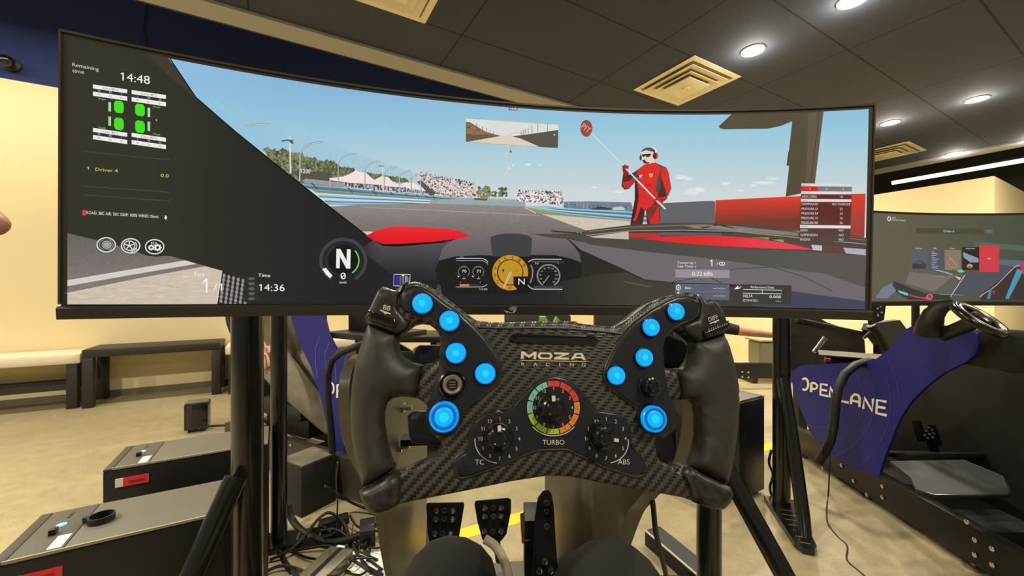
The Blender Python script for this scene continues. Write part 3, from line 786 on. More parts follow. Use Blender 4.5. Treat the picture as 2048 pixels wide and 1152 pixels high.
A.poly([(806, 530), (838, 530), (836, 550), (822, 564), (808, 550)], (232, 200, 40)); A.line([(822, 536), (818, 556)], 5, (120, 80, 20))
A.poly([(725, 545), (752, 538), (745, 555), (728, 562)], (226, 200, 196)); A.line([(712, 568), (750, 564)], 4, (226, 200, 196))
A.ctext('RIPI', 802, 622, 18, (90, 34, 32), 1.1)
# rear-view mirror
A.at(860, 200, 3.793)
A.poly([(272, 142), (972, 190), (967, 368), (270, 320)], (218, 220, 216), .06)
A.poly([(272, 172), (300, 172), (420, 245), (540, 278), (540, 284), (280, 322), (270, 320)], (128, 104, 80), .4); A.specks([(280, 185), (400, 245), (400, 262), (280, 262)], 90, 8, [(168, 120, 80), (84, 70, 58), (140, 110, 84)]); A.poly([(272, 262), (540, 276), (280, 322)], (104, 88, 76), .2)
A.poly([(540, 276), (650, 278), (835, 361), (280, 322)], (222, 204, 182), .1)
A.poly([(620, 280), (720, 268), (970, 232), (967, 368), (832, 360), (680, 295)], (88, 82, 74), .1)
for x, y0, y1 in ((816, 184, 252), (890, 188, 244), (770, 200, 258), (742, 214, 262), (720, 224, 264), (705, 232, 268), (690, 240, 270), (350, 182, 210), (395, 205, 232), (425, 215, 244), (455, 228, 250), (480, 240, 258)): A.line([(x, y0), (x, y1)], 3.5, (84, 74, 70))
A.poly([(930, 272), (942, 258), (950, 274)], (190, 196, 196)); A.line([(272, 142), (972, 190), (967, 368), (270, 320)], 2, (120, 130, 136), closed=True)
A.line([(583, 570), (588, 300), (600, 272), (625, 255), (675, 250)], 10, (222, 222, 212)); A.line([(583, 570), (588, 300), (600, 272), (625, 255), (675, 250)], 4, (176, 182, 178)); A.poly([(598, 402), (610, 380), (622, 402)], (206, 60, 56))
A.rect(596, 56, 662, 84, (90, 106, 124), sk=.04); A.ctext('14:36', 629, 71, 17, wht)
# sun visor, right pillar
A.at(1380, 200, 3.84)
A.poly([(312, 90), (214, 208), (225, 222), (255, 230), (590, 225), (690, 205), (778, 168), (752, 400), (738, 508), (754, 510), (728, 745), (945, 700), (1018, 60)], (84, 76, 58), .10)
A.poly([(900, 85), (1018, 85), (945, 700), (880, 705)], (98, 86, 70), .08); A.line([(985, 90), (920, 640)], 5, (66, 56, 46)); A.line([(752, 400), (738, 508)], 7, (60, 52, 44))
# hood, wiper, dash
A.at(860, 200, 3.793)
A.poly([(760, 1020), (1120, 1014), (1190, 990), (1500, 952), (1800, 934), (2060, 934), (2300, 950), (2450, 953), (2780, 1000), (3300, 1050), (3310, 1200), (2900, 1185), (2400, 1130), (1700, 1090), (1100, 1080)], (78, 72, 64), .2)
A.poly([(1200, 1040), (1500, 1000), (1500, 1060), (1240, 1046)], (196, 186, 168)); A.poly([(1500, 1014), (1735, 1014), (1735, 1046), (1500, 1046)], (190, 50, 42)); A.poly([(1735, 1004), (2200, 1010), (2200, 1036), (1735, 1030)], (92, 90, 96))
A.line([(1200, 1000), (1500, 968), (1900, 954), (2300, 962), (2800, 1012), (3300, 1066)], 7, (122, 114, 104)); A.line([(1180, 1030), (1500, 996), (1900, 990), (2300, 998), (2900, 1058), (3300, 1096)], 6, (158, 150, 140)); A.line([(1500, 1004), (1900, 1000), (2300, 1012)], 5, (40, 36, 32))
A.poly([(900, 990), (1100, 1006), (1120, 1018), (930, 1004)], (60, 54, 48)); A.ell(1135, 1016, 14, 9, (54, 50, 46)); A.ell(1140, 1013, 4, 4, (200, 196, 190))
A.poly([(1900, 952), (2060, 946), (2300, 962), (2560, 990), (2780, 1016), (2780, 1034), (2500, 1014), (2250, 990), (2000, 978)], (132, 124, 114), .15)
A.line([(2050, 975), (2180, 950), (2330, 985)], 9, (60, 52, 46)); A.line([(2100, 955), (2240, 975), (2380, 990)], 6, (150, 142, 132))
A.poly([(1600, 1055), (1800, 1038), (2050, 1032), (2250, 1036), (2450, 1052), (2700, 1090), (2910, 1140), (2500, 1126), (2100, 1104), (1800, 1078)], lambda x, y: lerp((226, 40, 38), (232, 66, 84), (x - 1400) / 160), .05)
A.poly([(2420, 1046), (2560, 1044), (2560, 1062)], (150, 140, 60)); A.poly([(2580, 1062), (2670, 1060), (2670, 1084)], (150, 150, 70))
A.poly([(2700, 1088), (3290, 1132), (3300, 1185), (2920, 1142)], (104, 66, 60), .3); A.poly([(2880, 1100), (2960, 1106), (2960, 1145), (2890, 1140)], (190, 190, 205), .2); A.poly([(3120, 1122), (3290, 1134), (3290, 1180), (3140, 1165)], (176, 170, 188), .4)
A.poly([(-520, 1000), (-440, 1000), (-400, 1030), (-480, 1040)], (206, 200, 192))
# car body left/dash (one dark mass, veiling haze put into its colour)
def inter(x, y):
    c = lerp((50, 50, 41), (40, 39, 34), (x - 300) / 200); c = lerp(c, (34, 33, 36), (x - 520) / 160)
    return lerp(c, (46, 43, 36), (x - 950) / 300)
A.at()
A.poly([(120, 60), (338, 113), (395, 197), (425, 226), (485, 274), (573, 345), (661, 414), (731, 468), (748, 482), (764, 488), (789, 489), (862, 485), (905, 478), (975, 474), (1140, 478), (1180, 479), (1300, 484), (1400, 492), (1500, 499), (1600, 504), (1740, 513), (1760, 640), (100, 640)], inter, .14)
A.poly([(296, 100), (338, 113), (395, 197), (470, 262), (420, 222), (345, 160)], (64, 55, 46), .1)
A.line([(342, 120), (395, 199), (485, 276), (573, 347), (661, 416), (733, 471)], 2.2, (16, 14, 14))
A.poly([(748, 480), (764, 488), (862, 486), (900, 483), (892, 492), (878, 520), (872, 560), (800, 560), (720, 500)], lambda x, y: lerp(lerp((82, 77, 84), (40, 39, 42), (y - 488) / 62), (40, 39, 40), (760 - x) / 40), .14)
A.at(860, 460, 6.02)
cow = lambda x, y: lerp((112, 105, 110), (92, 87, 91), (y - 476) / 40)
A.poly([(105, 370), (140, 240), (220, 150), (350, 100), (500, 80), (725, 85), (735, 220), (755, 312), (600, 305), (300, 320)], cow, .14)
A.poly([(1220, 100), (1400, 95), (1640, 110), (1720, 190), (1790, 290), (1812, 392), (1700, 350), (1500, 305), (1200, 300), (1215, 230)], cow, .14)
A.poly([(60, 480), (110, 370), (300, 322), (600, 307), (760, 318), (1190, 318), (1500, 306), (1700, 352), (1815, 395), (1820, 640), (1700, 760), (300, 780), (130, 740)], (30, 29, 27), .1)
A.poly([(725, 90), (800, 62), (900, 45), (1080, 50), (1190, 75), (1222, 110), (1215, 230), (1190, 322), (755, 322), (735, 220)], (62, 64, 68), .1); A.poly([(700, 90), (800, 58), (730, 92)], (214, 40, 44))
A.at()
A.poly([(1135, 478), (1180, 489), (1300, 504), (1423, 517), (1524, 531), (1648, 547), (1726, 574), (1726, 603), (1578, 582), (1455, 568), (1349, 565), (1288, 559), (1253, 542), (1205, 520), (1160, 500)], (110, 104, 107), .18)
A.poly([(1140, 477), (1300, 483), (1400, 491), (1500, 498), (1600, 503), (1738, 512), (1726, 575), (1648, 548), (1524, 532), (1423, 518), (1300, 505), (1180, 490)], lambda x, y: lerp((76, 73, 70), (88, 84, 80), (x - 1300) / 300), .15)
A.poly([(1500, 574), (1578, 582), (1726, 602), (1726, 626), (1500, 612)], (66, 70, 88), .12)
A.line([(1330, 566), (1380, 558), (1470, 538), (1540, 534), (1600, 552), (1662, 583)], 1.6, (72, 68, 68)); A.line([(1385, 540), (1440, 566)], 1.6, (66, 62, 64))
A.poly([(1060, 575), (1200, 548), (1253, 545), (1288, 561), (1349, 567), (1500, 576), (1500, 612), (1060, 612)], lambda x, y: lerp(inter(x, y), (66, 61, 53), (x - 1100) / 170), .1)
A.line([(1245, 563), (1300, 574)], 2, (96, 92, 84))
# left red wing
A.at(500, 420, 5.12)
A.poly([(1188, 266), (1300, 215), (1420, 180), (1560, 170), (1800, 182), (2040, 198), (2150, 225), (2265, 270), (2120, 300), (1850, 330), (1500, 352), (1370, 352), (1275, 318)], lambda x, y: lerp((236, 44, 48), (224, 24, 34), (y - 455) / 22), .05)
A.poly([(1275, 320), (1370, 352), (1500, 352), (1850, 330), (2010, 318), (1980, 338), (1500, 378), (1360, 370)], (18, 12, 12))
# --- instruments
A.at(860, 460, 6.02)
g1 = (190, 190, 196)
for yy, wd in ((344, 10), (370, 6)): A.line([(312, yy), (620, yy), (665, yy + 16), (695, yy + 46)], wd, g1)
A.line([(310, 686), (620, 686), (655, 674), (684, 655)], 8, g1); A.rect(355, 652, 470, 676, (214, 128, 66)); A.rect(472, 654, 600, 674, (60, 58, 66)); A.ctext('E', 366, 632, 16, g1); A.ctext('F', 603, 632, 16, g1); A.ctext('13:00', 638, 712, 24, g1, 1.3)
A.line([(360, 328), (404, 328)], 5, g1)
for cx, tx in ((405, '70'), (578, '71')):
    A.arc(cx, 505, 66, 66, -50, 230, 9, (110, 116, 96)); A.arc(cx, 505, 60, 60, 60, 120, 4, (160, 170, 90)); A.ctext(tx, cx + 4, 497, 32, wht, 1.25); A.ctext('C', cx, 533, 10, g1); A.ctext('1', cx, 572, 20, g1); A.line([(cx - 18, 586), (cx + 22, 586)], 6, g1); A.line([(cx - 75, 552), (cx - 58, 568)], 9, wht)
A.ell(960, 515, 216, 212, (200, 142, 42), .2); A.ell(960, 512, 160, 158, (66, 52, 22)); A.ell(962, 510, 146, 146, (186, 146, 36), .2)
A.poly([(1000, 560), (1180, 560), (1200, 760), (1050, 740), (1050, 715), (1000, 668)], (24, 23, 22))
for k, dgt in enumerate(['0', '1', '2', '3', '4', '5', '6', '7', '8', '9', '10']):
    q = radians(270 - 27 * k - 0); col = (92, 36, 24) if k > 7 else (70, 50, 22)
    if k == 10: continue
    A.ctext(dgt, 960 + 186 * cos(q), 515 - 184 * sin(q), 40, col, 1.2)
A.line([(882, 692), (970, 508)], 22, (232, 208, 190)); A.line([(886, 684), (968, 512)], 8, (190, 100, 90))
A.poly([(862, 486), (880, 464), (890, 486), (884, 500), (880, 524), (872, 500)], (40, 30, 16)); A.ctext('RPM', 1038, 492, 12, (90, 66, 20), 1.4); A.ctext('N', 1096, 620, 72, wht, 1.15)
A.line([(1180, 386), (1215, 362), (1260, 354), (1575, 356)], 10, g1); A.line([(1215, 384), (1600, 388)], 4, (120, 122, 110)); A.line([(1290, 380), (1540, 382)], 5, (80, 110, 50)); A.ctext('E3z', 1280, 403, 22, g1); A.ctext('F', 1537, 408, 16, g1)
A.line([(1170, 660), (1200, 694), (1240, 712), (1585, 714)], 11, g1); A.poly([(1240, 672), (1600, 680), (1580, 706), (1240, 706)], (66, 62, 66)); A.line([(1205, 420), (1225, 480), (1222, 560), (1195, 640)], 14, (96, 92, 104)); A.line([(1212, 420), (1234, 480), (1230, 560), (1204, 640)], 4, (190, 186, 196))
A.arc(1420, 550, 138, 134, -60, 240, 5, g1, n=40); A.arc(1420, 550, 128, 124, -60, 240, 3, g1, n=40); A.line([(1360, 640), (1428, 548)], 6, g1)
for k in range(11):
    q = radians(230 - 28 * k); A.ctext(['0', '20', '30', '60', '90', '120', '150', '180', '230', '260', '400'][k], 1420 + 98 * cos(q), 552 - 96 * sin(q), 13, g1, 1.3)
# --- heads-up display, lower centre/left
A.at(500, 420, 5.12)
A.arc(958, 520, 228, 216, -58, 238, 34, (66, 64, 68), n=44); A.arc(958, 520, 186, 176, -50, 230, 12, (40, 38, 40), n=40); A.arc(958, 520, 172, 164, 120, 240, 5, (70, 68, 70)); A.ell(958, 510, 150, 150, (22, 20, 18))
A.poly([(745, 606), (780, 592), (848, 672), (826, 700), (782, 660)], wht); A.arc(958, 520, 160, 152, 42, -55, 13, (104, 214, 100))
A.poly([(886, 596), (889, 400), (930, 402), (992, 520), (996, 404), (1034, 406), (1030, 602), (990, 600), (925, 478), (922, 598)], wht)
A.ctext('0', 958, 676, 66, wht, 1.25); A.line([(940, 695), (976, 660)], 7, wht); A.ctext('kmh', 957, 740, 24, wht, 1.2)
A.text('Time', 92, 685, 216, 687, 34, wht); A.text('14:36', 100, 826, 362, 830, 68, wht)
A.line([(1475, 660), (1640, 662), (1636, 778), (1472, 776)], 6, wht, closed=True); A.rect(1494, 676, 1520, 766, (40, 50, 230)); A.rect(1534, 676, 1542, 766, (150, 150, 170)); A.rect(1554, 676, 1582, 766, (110, 110, 130)); A.line([(1594, 676), (1608, 676), (1608, 766), (1594, 766)], 5, wht, closed=True); A.rect(1616, 690, 1632, 766, (90, 90, 100)); A.poly([(1548, 664), (1588, 664), (1568, 680)], wht)
A.poly([(1930, 745), (1965, 820), (1925, 870), (1880, 850)], (44, 42, 42))
for k in range(6): A.line([(1925 - k * 8, 765 + k * 17), (1945 + k * 4, 780 + k * 15)], 6, (104, 102, 102))
# lower left window
A.at(100, 340, 3.84)
A.poly([(150, 488), (370, 540), (560, 590), (700, 640), (760, 660), (830, 668), (900, 660), (940, 664), (1050, 695), (1330, 775), (1292, 1030), (150, 1030)], lambda x, y: lerp((104, 100, 96), (128, 120, 116), (y - 480) / 80), .5)
A.poly([(150, 846), (600, 770), (1050, 695), (1135, 722), (600, 812), (150, 892)], (212, 204, 198), .1)
A.poly([(150, 942), (700, 830), (1200, 740), (1330, 775), (1292, 1030), (150, 1030)], (206, 190, 172), .25)
A.specks([(160, 945), (1200, 760), (1290, 1000), (160, 1005)], 90, 70, [(190, 172, 152), (218, 204, 188)], .2, 3)
A.line([(1328, 775), (1292, 1012)], 6, (226, 220, 216))
for i in range(6):
    for j in range(7):
        if 1340 + i * 36 > 1530 - (0 if j > 2 else 40): continue
        A.ell(1345 + i * 36 - j * 4, 812 + j * 32 + i * 10, 12, 17, (146, 138, 138), 0, 8)
A.poly([(1500, 820), (1600, 850), (1620, 1010), (1500, 1010)], (46, 44, 40))
for j in range(5): A.ell(1555, 835 + j * 38, 26, 12, (96, 92, 92), 0, 8)
for cx, ic in ((446, 0), (632, 1), (815, 2)):
    A.arc(cx, 577 + (cx - 446) * .04, 70, 54, 0, 360, 9, (222, 220, 216), n=36); A.ell(cx, 577 + (cx - 446) * .04, 64, 49, (38, 37, 33) if ic == 2 else (62, 61, 57))
A.ell(450, 577, 38, 32, (168, 166, 160)); A.arc(450, 577, 26, 22, 0, 360, 4, (90, 88, 84)); A.arc(446, 577, 52, 42, 110, 250, 6, (150, 148, 144)); A.arc(446, 577, 52, 42, -70, 70, 6, (150, 148, 144))
A.arc(622, 583, 42, 36, 0, 360, 6, wht); 
for k in range(5): A.line([(622, 583), (622 + 36 * cos(pi / 2 + k * 1.2566), 583 - 30 * sin(pi / 2 + k * 1.2566))], 7, wht)
A.arc(626, 585, 52, 44, -80, 40, 8, (200, 198, 196)); A.poly([(660, 600), (690, 612), (640, 628), (620, 622)], (200, 198, 196))
A.ctext('EDL', 813, 564, 18, wht, 1.1)
for gx, gy, gr in ((790, 598, 20), (838, 598, 26)):
    for k in range(8): A.line([(gx, gy), (gx + gr * 1.25 * cos(k * pi / 4), gy - gr * 1.1 * sin(k * pi / 4))], 9, wht)
    A.ell(gx, gy, gr, gr * .9, wht); A.ell(gx, gy, gr * .45, gr * .4, (38, 37, 33))
A.text('Pos', 1118, 812, 1192, 816, 27, wht); A.text('1', 1178, 940, 1222, 942, 108, wht); A.text('/1', 1264, 924, 1330, 926, 52, wht)
for y in (131, 198, 312): A.line([(282, y), (930, y + 46)], 2.2, (100, 98, 86))
A.text('1', 296, 4, 314, 6, 22, (222, 205, 80)); A.text('Driver 4', 364, 14, 534, 26, 24, (222, 205, 80)); A.text('0.0', 862, 60, 922, 64, 24, (222, 205, 80))
A.poly([(264, 312), (292, 314), (292, 354), (264, 352)], (226, 60, 54)); A.text('ROAD: 28C AIR: 20C GRIP: 100% WIND: 0kmh', 296, 342, 843, 374, 21, wht); A.poly([(900, 350), (912, 376), (903, 378), (902, 392), (896, 378), (888, 374)], wht)
A.at(100, 50, 3.9725)
A.text('Remaining', 194, 342, 402, 380, 28, (212, 212, 206)); A.text('time', 194, 390, 285, 402, 28, (212, 212, 206)); A.text('14:48', 575, 452, 806, 484, 62, wht)
sk = .145
def bar(x0, y0, x1, y1, c=wht): A.poly([(x0, y0), (x1, y0 + (x1 - x0) * sk), (x1, y1 + (x1 - x0) * sk), (x0, y1)], c)
for bx, yy in ((357, 0), (662, 44)):
    for a_ in (0, 342 - (5 if bx > 500 else 0)):
        y0 = 486 + yy + a_
        bar(bx, y0, bx + 270, y0 + 31); bar(bx, y0 + 56, bx + 270, y0 + 89)
        A.ctext('Core: 80°C', bx + 138, y0 + 36, 17, (96, 94, 92), 1.1, sk=sk)
        for k, L_ in enumerate(['O', 'M', 'I'] if bx < 500 else ['I', 'M', 'O']):
            A.ctext(L_, bx + 48 + k * 88, y0 + 50 + k * 13, 15, (205, 205, 200), 1.2, sk=sk); A.ctext('80', bx + 48 + k * 88, y0 + 80 + k * 13, 14, (140, 138, 134), 1.1, sk=sk)
for x0, y0 in ((524, 610), (524, 744), (690, 634), (690, 766)): A.poly(smooth2([(x0, y0), (x0 + 75, y0 + 11), (x0 + 75, y0 + 106), (x0, y0 + 95)], 1), (66, 226, 28))
for x0, y0 in ((478, 624), (478, 737), (787, 668), (787, 778)): A.poly([(x0, y0), (x0 + 21, y0 + 3), (x0 + 21, y0 + 76), (x0, y0 + 73)], (168, 214, 160))
for x0, y0 in ((400, 597), (400, 822), (830, 658), (830, 874)): A.text('31psi', x0, y0 + 8, x0 + 56, y0 + 14, 14, (130, 210, 120))
A.line([(293, 1014), (965, 1080)], 2.2, (100, 98, 86)); A.line([(855, 760), (856, 774)], 6, (205, 205, 200))
# right hand read-outs
A.at(1380, 200, 3.84)
A.poly([(842, 646), (1228, 652), (1214, 1090), (828, 1085)], lambda x, y: lerp((96, 44, 38), (84, 72, 66), (y - 440) / 35), .05)
wb = (222, 216, 216)
A.poly([(842, 646), (1228, 650), (1226, 672), (841, 668)], wb); A.poly([(841, 672), (968, 672), (968, 706), (840, 704)], (206, 44, 40)); A.poly([(968, 672), (1226, 674), (1225, 706), (968, 706)], (120, 122, 126))
A.poly([(840, 706), (1225, 708), (1224, 730), (840, 728)], wb); A.poly([(838, 764), (1223, 768), (1222, 788), (838, 786)], wb); A.poly([(832, 962), (1218, 968), (1217, 990), (831, 986)], wb)
for tx, x_, y_ in (('1', 905, 688), ('2', 1034, 688), ('3', 1160, 689)): A.ctext(tx, x_, y_, 16, wb)
for tx, x0, y_, x1 in (('PRESETS', 846, 665, 905), ('GENERAL', 846, 725, 912), ('TYRES', 844, 783, 888), ('REPAIR', 838, 982, 888)): A.text(tx, x0, y_, x1, y_, 10, (120, 116, 114))
for tx, x0, x1, y_, vv in (('ADD LITERS', 846, 958, 755, '+0'), ('COMPOUND', 844, 968, 812, 'NO CHANGE'), ('PRESSURE LF', 843, 968, 848, '25'), ('PRESSURE RF', 842, 970, 883, '25'), ('PRESSURE LR', 841, 970, 918, '26'), ('PRESSURE RR', 840, 970, 954, '26'), ('BODY', 836, 892, 1012, 'NO'), ('SUSPENSION', 835, 964, 1047, 'NO'), ('ENGINE', 834, 908, 1082, 'NO')):
    A.text(tx, x0, y_, x1, y_ + 1, 17, wb); A.ctext(vv, 1146, y_ - 7, 17, wb, .95)
A.at(1300, 480, 4.452)
A.text('Current lap >', 236, 212, 398, 215, 20, wht); A.text('Lap Time v', 236, 243, 400, 245, 20, wht); A.text('1', 520, 236, 545, 236, 58, wht); A.line([(580, 226), (594, 200)], 3, wht)
A.arc(618, 213, 13, 13, 0, 360, 6, wht); A.arc(641, 213, 13, 13, 0, 360, 6, wht)
A.poly([(216, 262), (698, 268), (697, 338), (216, 334)], (150, 144, 150)); A.ctext('0:22:686', 455, 301, 37, wht)
A.poly([(214, 388), (696, 396), (692, 534), (214, 520)], (92, 96, 112)); A.line([(214, 456), (694, 462)], 2, (140, 142, 150)); A.arc(243, 424, 20, 20, 0, 360, 6, wht); A.ell(243, 424, 8, 8, wht); A.line([(243, 396), (243, 404)], 12, wht); A.poly([(222, 482), (243, 460), (264, 480)], wht)
A.text('Best :', 302, 436, 366, 437, 20, wht)
for y in (430, 496): A.text('--:--:--', 552, y + 8, 658, y + 9, 22, wht)
A.poly([(736, 392), (1246, 404), (1240, 574), (728, 560)], (62, 58, 54)); A.poly([(736, 440), (770, 404), (778, 430), (800, 404), (786, 434), (768, 436)], wht); A.poly([(782, 436), (800, 402), (802, 424), (790, 436)], (216, 50, 46)); A.text('Performance Delta', 884, 428, 1092, 432, 19, wht)
A.line([(816, 440), (1158, 447), (1156, 480), (814, 474)], 4, wht, closed=True); A.line([(985, 444), (985, 478)], 4, wht); A.text('DELTA', 816, 508, 900, 510, 22, wht); A.text('0.000', 1050, 515, 1152, 517, 22, wht); A.text('ESTIMATED', 815, 546, 944, 549, 20, (214, 210, 206)); A.text('---', 1106, 549, 1150, 550, 18, wht)
A.build('screen', PIXELS, mon)

# ------------------------------------------------------------------ steering wheel
yaw_w, tl = radians(7), radians(12)
fw = V((-sin(yaw_w), cos(yaw_w), 0)); rw = V((cos(yaw_w), sin(yaw_w), 0)); uw = V((0, 0, 1)) * cos(tl) + fw * sin(tl); nw = rw.cross(uw)
if nw.y > 0: nw = -nw
P0 = at(1100, 815, .302)
WP = Plane(P0, rw, nw, uw)
WM = M(((rw.x, WP.u.x, nw.x, P0.x), (rw.y, WP.u.y, nw.y, P0.y), (rw.z, WP.u.z, nw.z, P0.z), (0, 0, 0, 1)))
def carbon(name='carbon_twill', cell=.0021):
    m = bpy.data.materials.new(name); m.use_nodes = True; nt = m.node_tree; b = nt.nodes['Principled BSDF']; L = nt.links.new
    tc = nt.nodes.new('ShaderNodeTexCoord'); sp = nt.nodes.new('ShaderNodeSeparateXYZ'); L(tc.outputs['Object'], sp.inputs[0])
    def mth(op, a, b_=None):
        n = nt.nodes.new('ShaderNodeMath'); n.operation = op
        for i, q in enumerate((a, b_)):
            if q is None: continue
            if isinstance(q, (int, float)): n.inputs[i].default_value = q
            else: L(q, n.inputs[i])
        return n.outputs[0]
    X = mth('ADD', mth('DIVIDE', sp.outputs[0], cell), 4000.0); Y = mth('ADD', mth('DIVIDE', sp.outputs[1], cell), 4000.0)
    i, j = mth('FLOOR', X), mth('FLOOR', Y)
    warp = mth('LESS_THAN', mth('MODULO', mth('ADD', mth('SUBTRACT', i, j), 4000.0), 4.0), 2.0)
    fx, fy = mth('FRACT', X), mth('FRACT', Y)
    sh = mth('ADD', mth('MULTIPLY', mth('SINE', mth('MULTIPLY', fx, pi)), warp), mth('MULTIPLY', mth('SINE', mth('MULTIPLY', fy, pi)), mth('SUBTRACT', 1.0, warp)))
    mx = nt.nodes.new('ShaderNodeMixRGB'); L(warp, mx.inputs[0]); mx.inputs[1].default_value = lin((34, 32, 29)) + (1,); mx.inputs[2].default_value = lin((82, 78, 68)) + (1,)  # fibre sheen put into the colour: lighter warp, darker weft
    L(mx.outputs[0], b.inputs['Base Color'])
    bp = nt.nodes.new('ShaderNodeBump'); bp.inputs['Strength'].default_value = .5; bp.inputs['Distance'].default_value = .0004; L(sh, bp.inputs['Height'])
    L(bp.outputs[0], b.inputs['Normal']); b.inputs['Roughness'].default_value = .38; b.inputs['Metallic'].default_value = .25; b.inputs['Coat Weight'].default_value = .15; b.inputs['Coat Roughness'].default_value = .3
    return m
carb = carbon()
marb = mat('forged_carbon', (40, 38, 33), .42, .1, noise=.75, scale=220, coat=.08)
gripm = mat('grip_rubber', (50, 48, 40), .5, noise=.06, scale=60, bump=.06)
panelm = mat('wheel_panel_black', (30, 31, 37), .34)
wheel = thing('racing_steering_wheel', 'open-topped carbon fibre racing steering wheel with glowing blue buttons', 'steering wheel', mw=WM)
def wpoly(pts): return [WP.inv(*p) for p in pts]
body_px = [(771.7, 578.5), (784, 583), (793.5, 585), (805, 575.5), (815, 569), (830, 566), (842.5, 568), (857, 574), (878, 587), (905, 607), (930, 627.5), (953, 643), (984, 646), (1010, 646), (1053, 645), (1081, 644), (1148, 644), (1153, 648), (1186, 652), (1222, 655), (1246, 640), (1267, 623), (1288, 609), (1320, 596), (1351, 589), (1372, 587), (1384, 591), (1394, 600), (1399, 606), (1409, 602), (1415, 603.5), (1422, 611), (1434, 630), (1442, 657), (1439, 667), (1413, 677), (1382, 686), (1372, 675), (1359, 665), (1349, 660), (1338, 662), (1328, 667), (1320, 677), (1313, 690), (1314, 707), (1317, 723), (1322, 737), (1349, 742), (1352, 770), (1355, 799), (1330, 802), (1334, 820), (1334, 850), (1316, 866), (1302, 877), (1306, 906), (1313, 918), (1347, 935), (1362, 925), (1380, 938), (1447, 969), (1448, 979), (1442, 998), (1430, 1010), (1413, 1012), (1394, 1005), (1359, 991), (1299, 980), (1226, 967), (1165, 955), (1130, 949), (1091, 948), (1020, 959), (923, 979), (850, 993), (801, 1003), (782, 1012), (765, 1018), (753, 1020), (743, 1018), (733, 998), (724, 976), (792, 935), (802, 939), (850, 918), (874, 903), (884, 891), (882, 880), (862, 862), (858, 830), (856, 812), (850, 804), (833, 794), (836, 777), (847, 732), (851, 728), (868, 725), (878, 715), (882, 690), (880, 673), (872, 659), (859, 649), (845, 647), (830, 650), (815, 661), (803, 672), (769, 660), (738, 647), (737, 638), (749, 611), (761, 584)]
MB().pillow(wpoly(body_px), .0045, .0035, .010, g=.006).build('wheel_body', carb, wheel, local=True)
grip_l = [(738, 645), (726, 679), (712, 724), (705, 769), (701.7, 811), (703.4, 866), (710, 915), (717, 943), (726, 972), (742, 966), (770, 950), (793.7, 930), (785, 915), (774.6, 880), (770, 845), (770, 821), (776, 804), (787, 796), (806, 793), (834, 796), (838, 775), (848, 730), (835, 727), (823, 724), (806, 712), (799, 696), (799, 679), (803, 668)]
grip_r = [(1440, 664), (1452, 692), (1463, 730), (1470, 768), (1472, 810), (1468, 860), (1462, 905), (1455, 940), (1447, 968), (1420, 956), (1375, 930), (1384, 905), (1391, 870), (1391, 835), (1387, 812), (1380, 801), (1355, 799), (1352, 770), (1346, 738), (1360, 736), (1370, 722), (1378, 705), (1377, 686), (1384, 678), (1412, 672)]
for gp in (grip_l, grip_r):
    MB().pillow(wpoly(gp), .0165, .0125, .003, g=.003, z0=.000).build('grip', gripm, wheel, local=True, smooth=80)
def blk(px, z0, H, m, name, R=.004, wall=.006, parent=None): return MB().pillow(wpoly(px), R, H, wall, g=.004, z0=z0).build(name, m, parent or wheel, local=True, smooth=60)
# shoulders that carry the thumb rollers, lower clamps
thl = [(738, 648), (736, 637), (748, 611), (761, 584), (771, 577), (784, 582), (794, 585), (806, 574), (818, 568), (812, 582), (800, 600), (800, 622), (812, 636), (826, 645), (814, 661), (803, 673), (770, 661)]
thr = [(1440, 668), (1443, 656), (1434, 629), (1422, 610), (1414, 603), (1406, 602), (1399, 605), (1393, 598), (1384, 592), (1388, 612), (1384, 634), (1374, 644), (1352, 655), (1360, 664), (1372, 676), (1382, 686), (1412, 677)]
sl = blk(thl, .005, .0035, marb, 'thumb_shoulder', .003); sr = blk(thr, .005, .0035, marb, 'thumb_shoulder', .003)
blk([(724, 975), (745, 966), (772, 952), (794, 933), (803, 939), (806, 965), (800, 1002), (782, 1011), (756, 1019), (743, 1017), (733, 998)], .0045, .007, marb, 'grip_clamp', .0055, .008)
blk([(1362, 924), (1380, 936), (1412, 952), (1447, 968), (1448, 980), (1442, 998), (1430, 1010), (1413, 1011), (1394, 1005), (1376, 998), (1366, 970), (1352, 940)], .0045, .007, marb, 'grip_clamp', .0055, .008)
pl_px = [(815, 582), (830, 577.5), (847, 580.6), (863, 589), (888, 609), (920, 630), (949, 657), (972, 682), (988, 705), (998, 727), (1001, 748), (994, 766), (955, 797), (926, 818), (921, 842), (908, 861), (888, 868), (868, 861), (857, 842), (857, 820), (866, 795), (872, 775), (883, 740), (885, 707), (886, 675), (878, 657), (863, 642), (838, 634), (813, 621), (806, 611), (806, 597)]
pr_px = [(1357, 597), (1376, 600), (1386, 613), (1383, 632), (1372, 642), (1351, 650), (1330, 663), (1317, 676), (1312, 696), (1314, 728), (1318, 759), (1321, 784), (1334, 810), (1340, 835), (1333, 858), (1314, 869), (1295, 866), (1281, 852), (1278, 832), (1274, 821), (1245, 801), (1216, 779), (1204, 765), (1200, 748), (1203, 734), (1215, 707), (1236, 669), (1257, 648), (1288, 625), (1320, 607), (1340, 599)]
fpl = blk(pl_px, .0075, .0016, panelm, 'button_panel', .0022, .004); fpr = blk(pr_px, .0075, .0016, panelm, 'button_panel', .0022, .004)
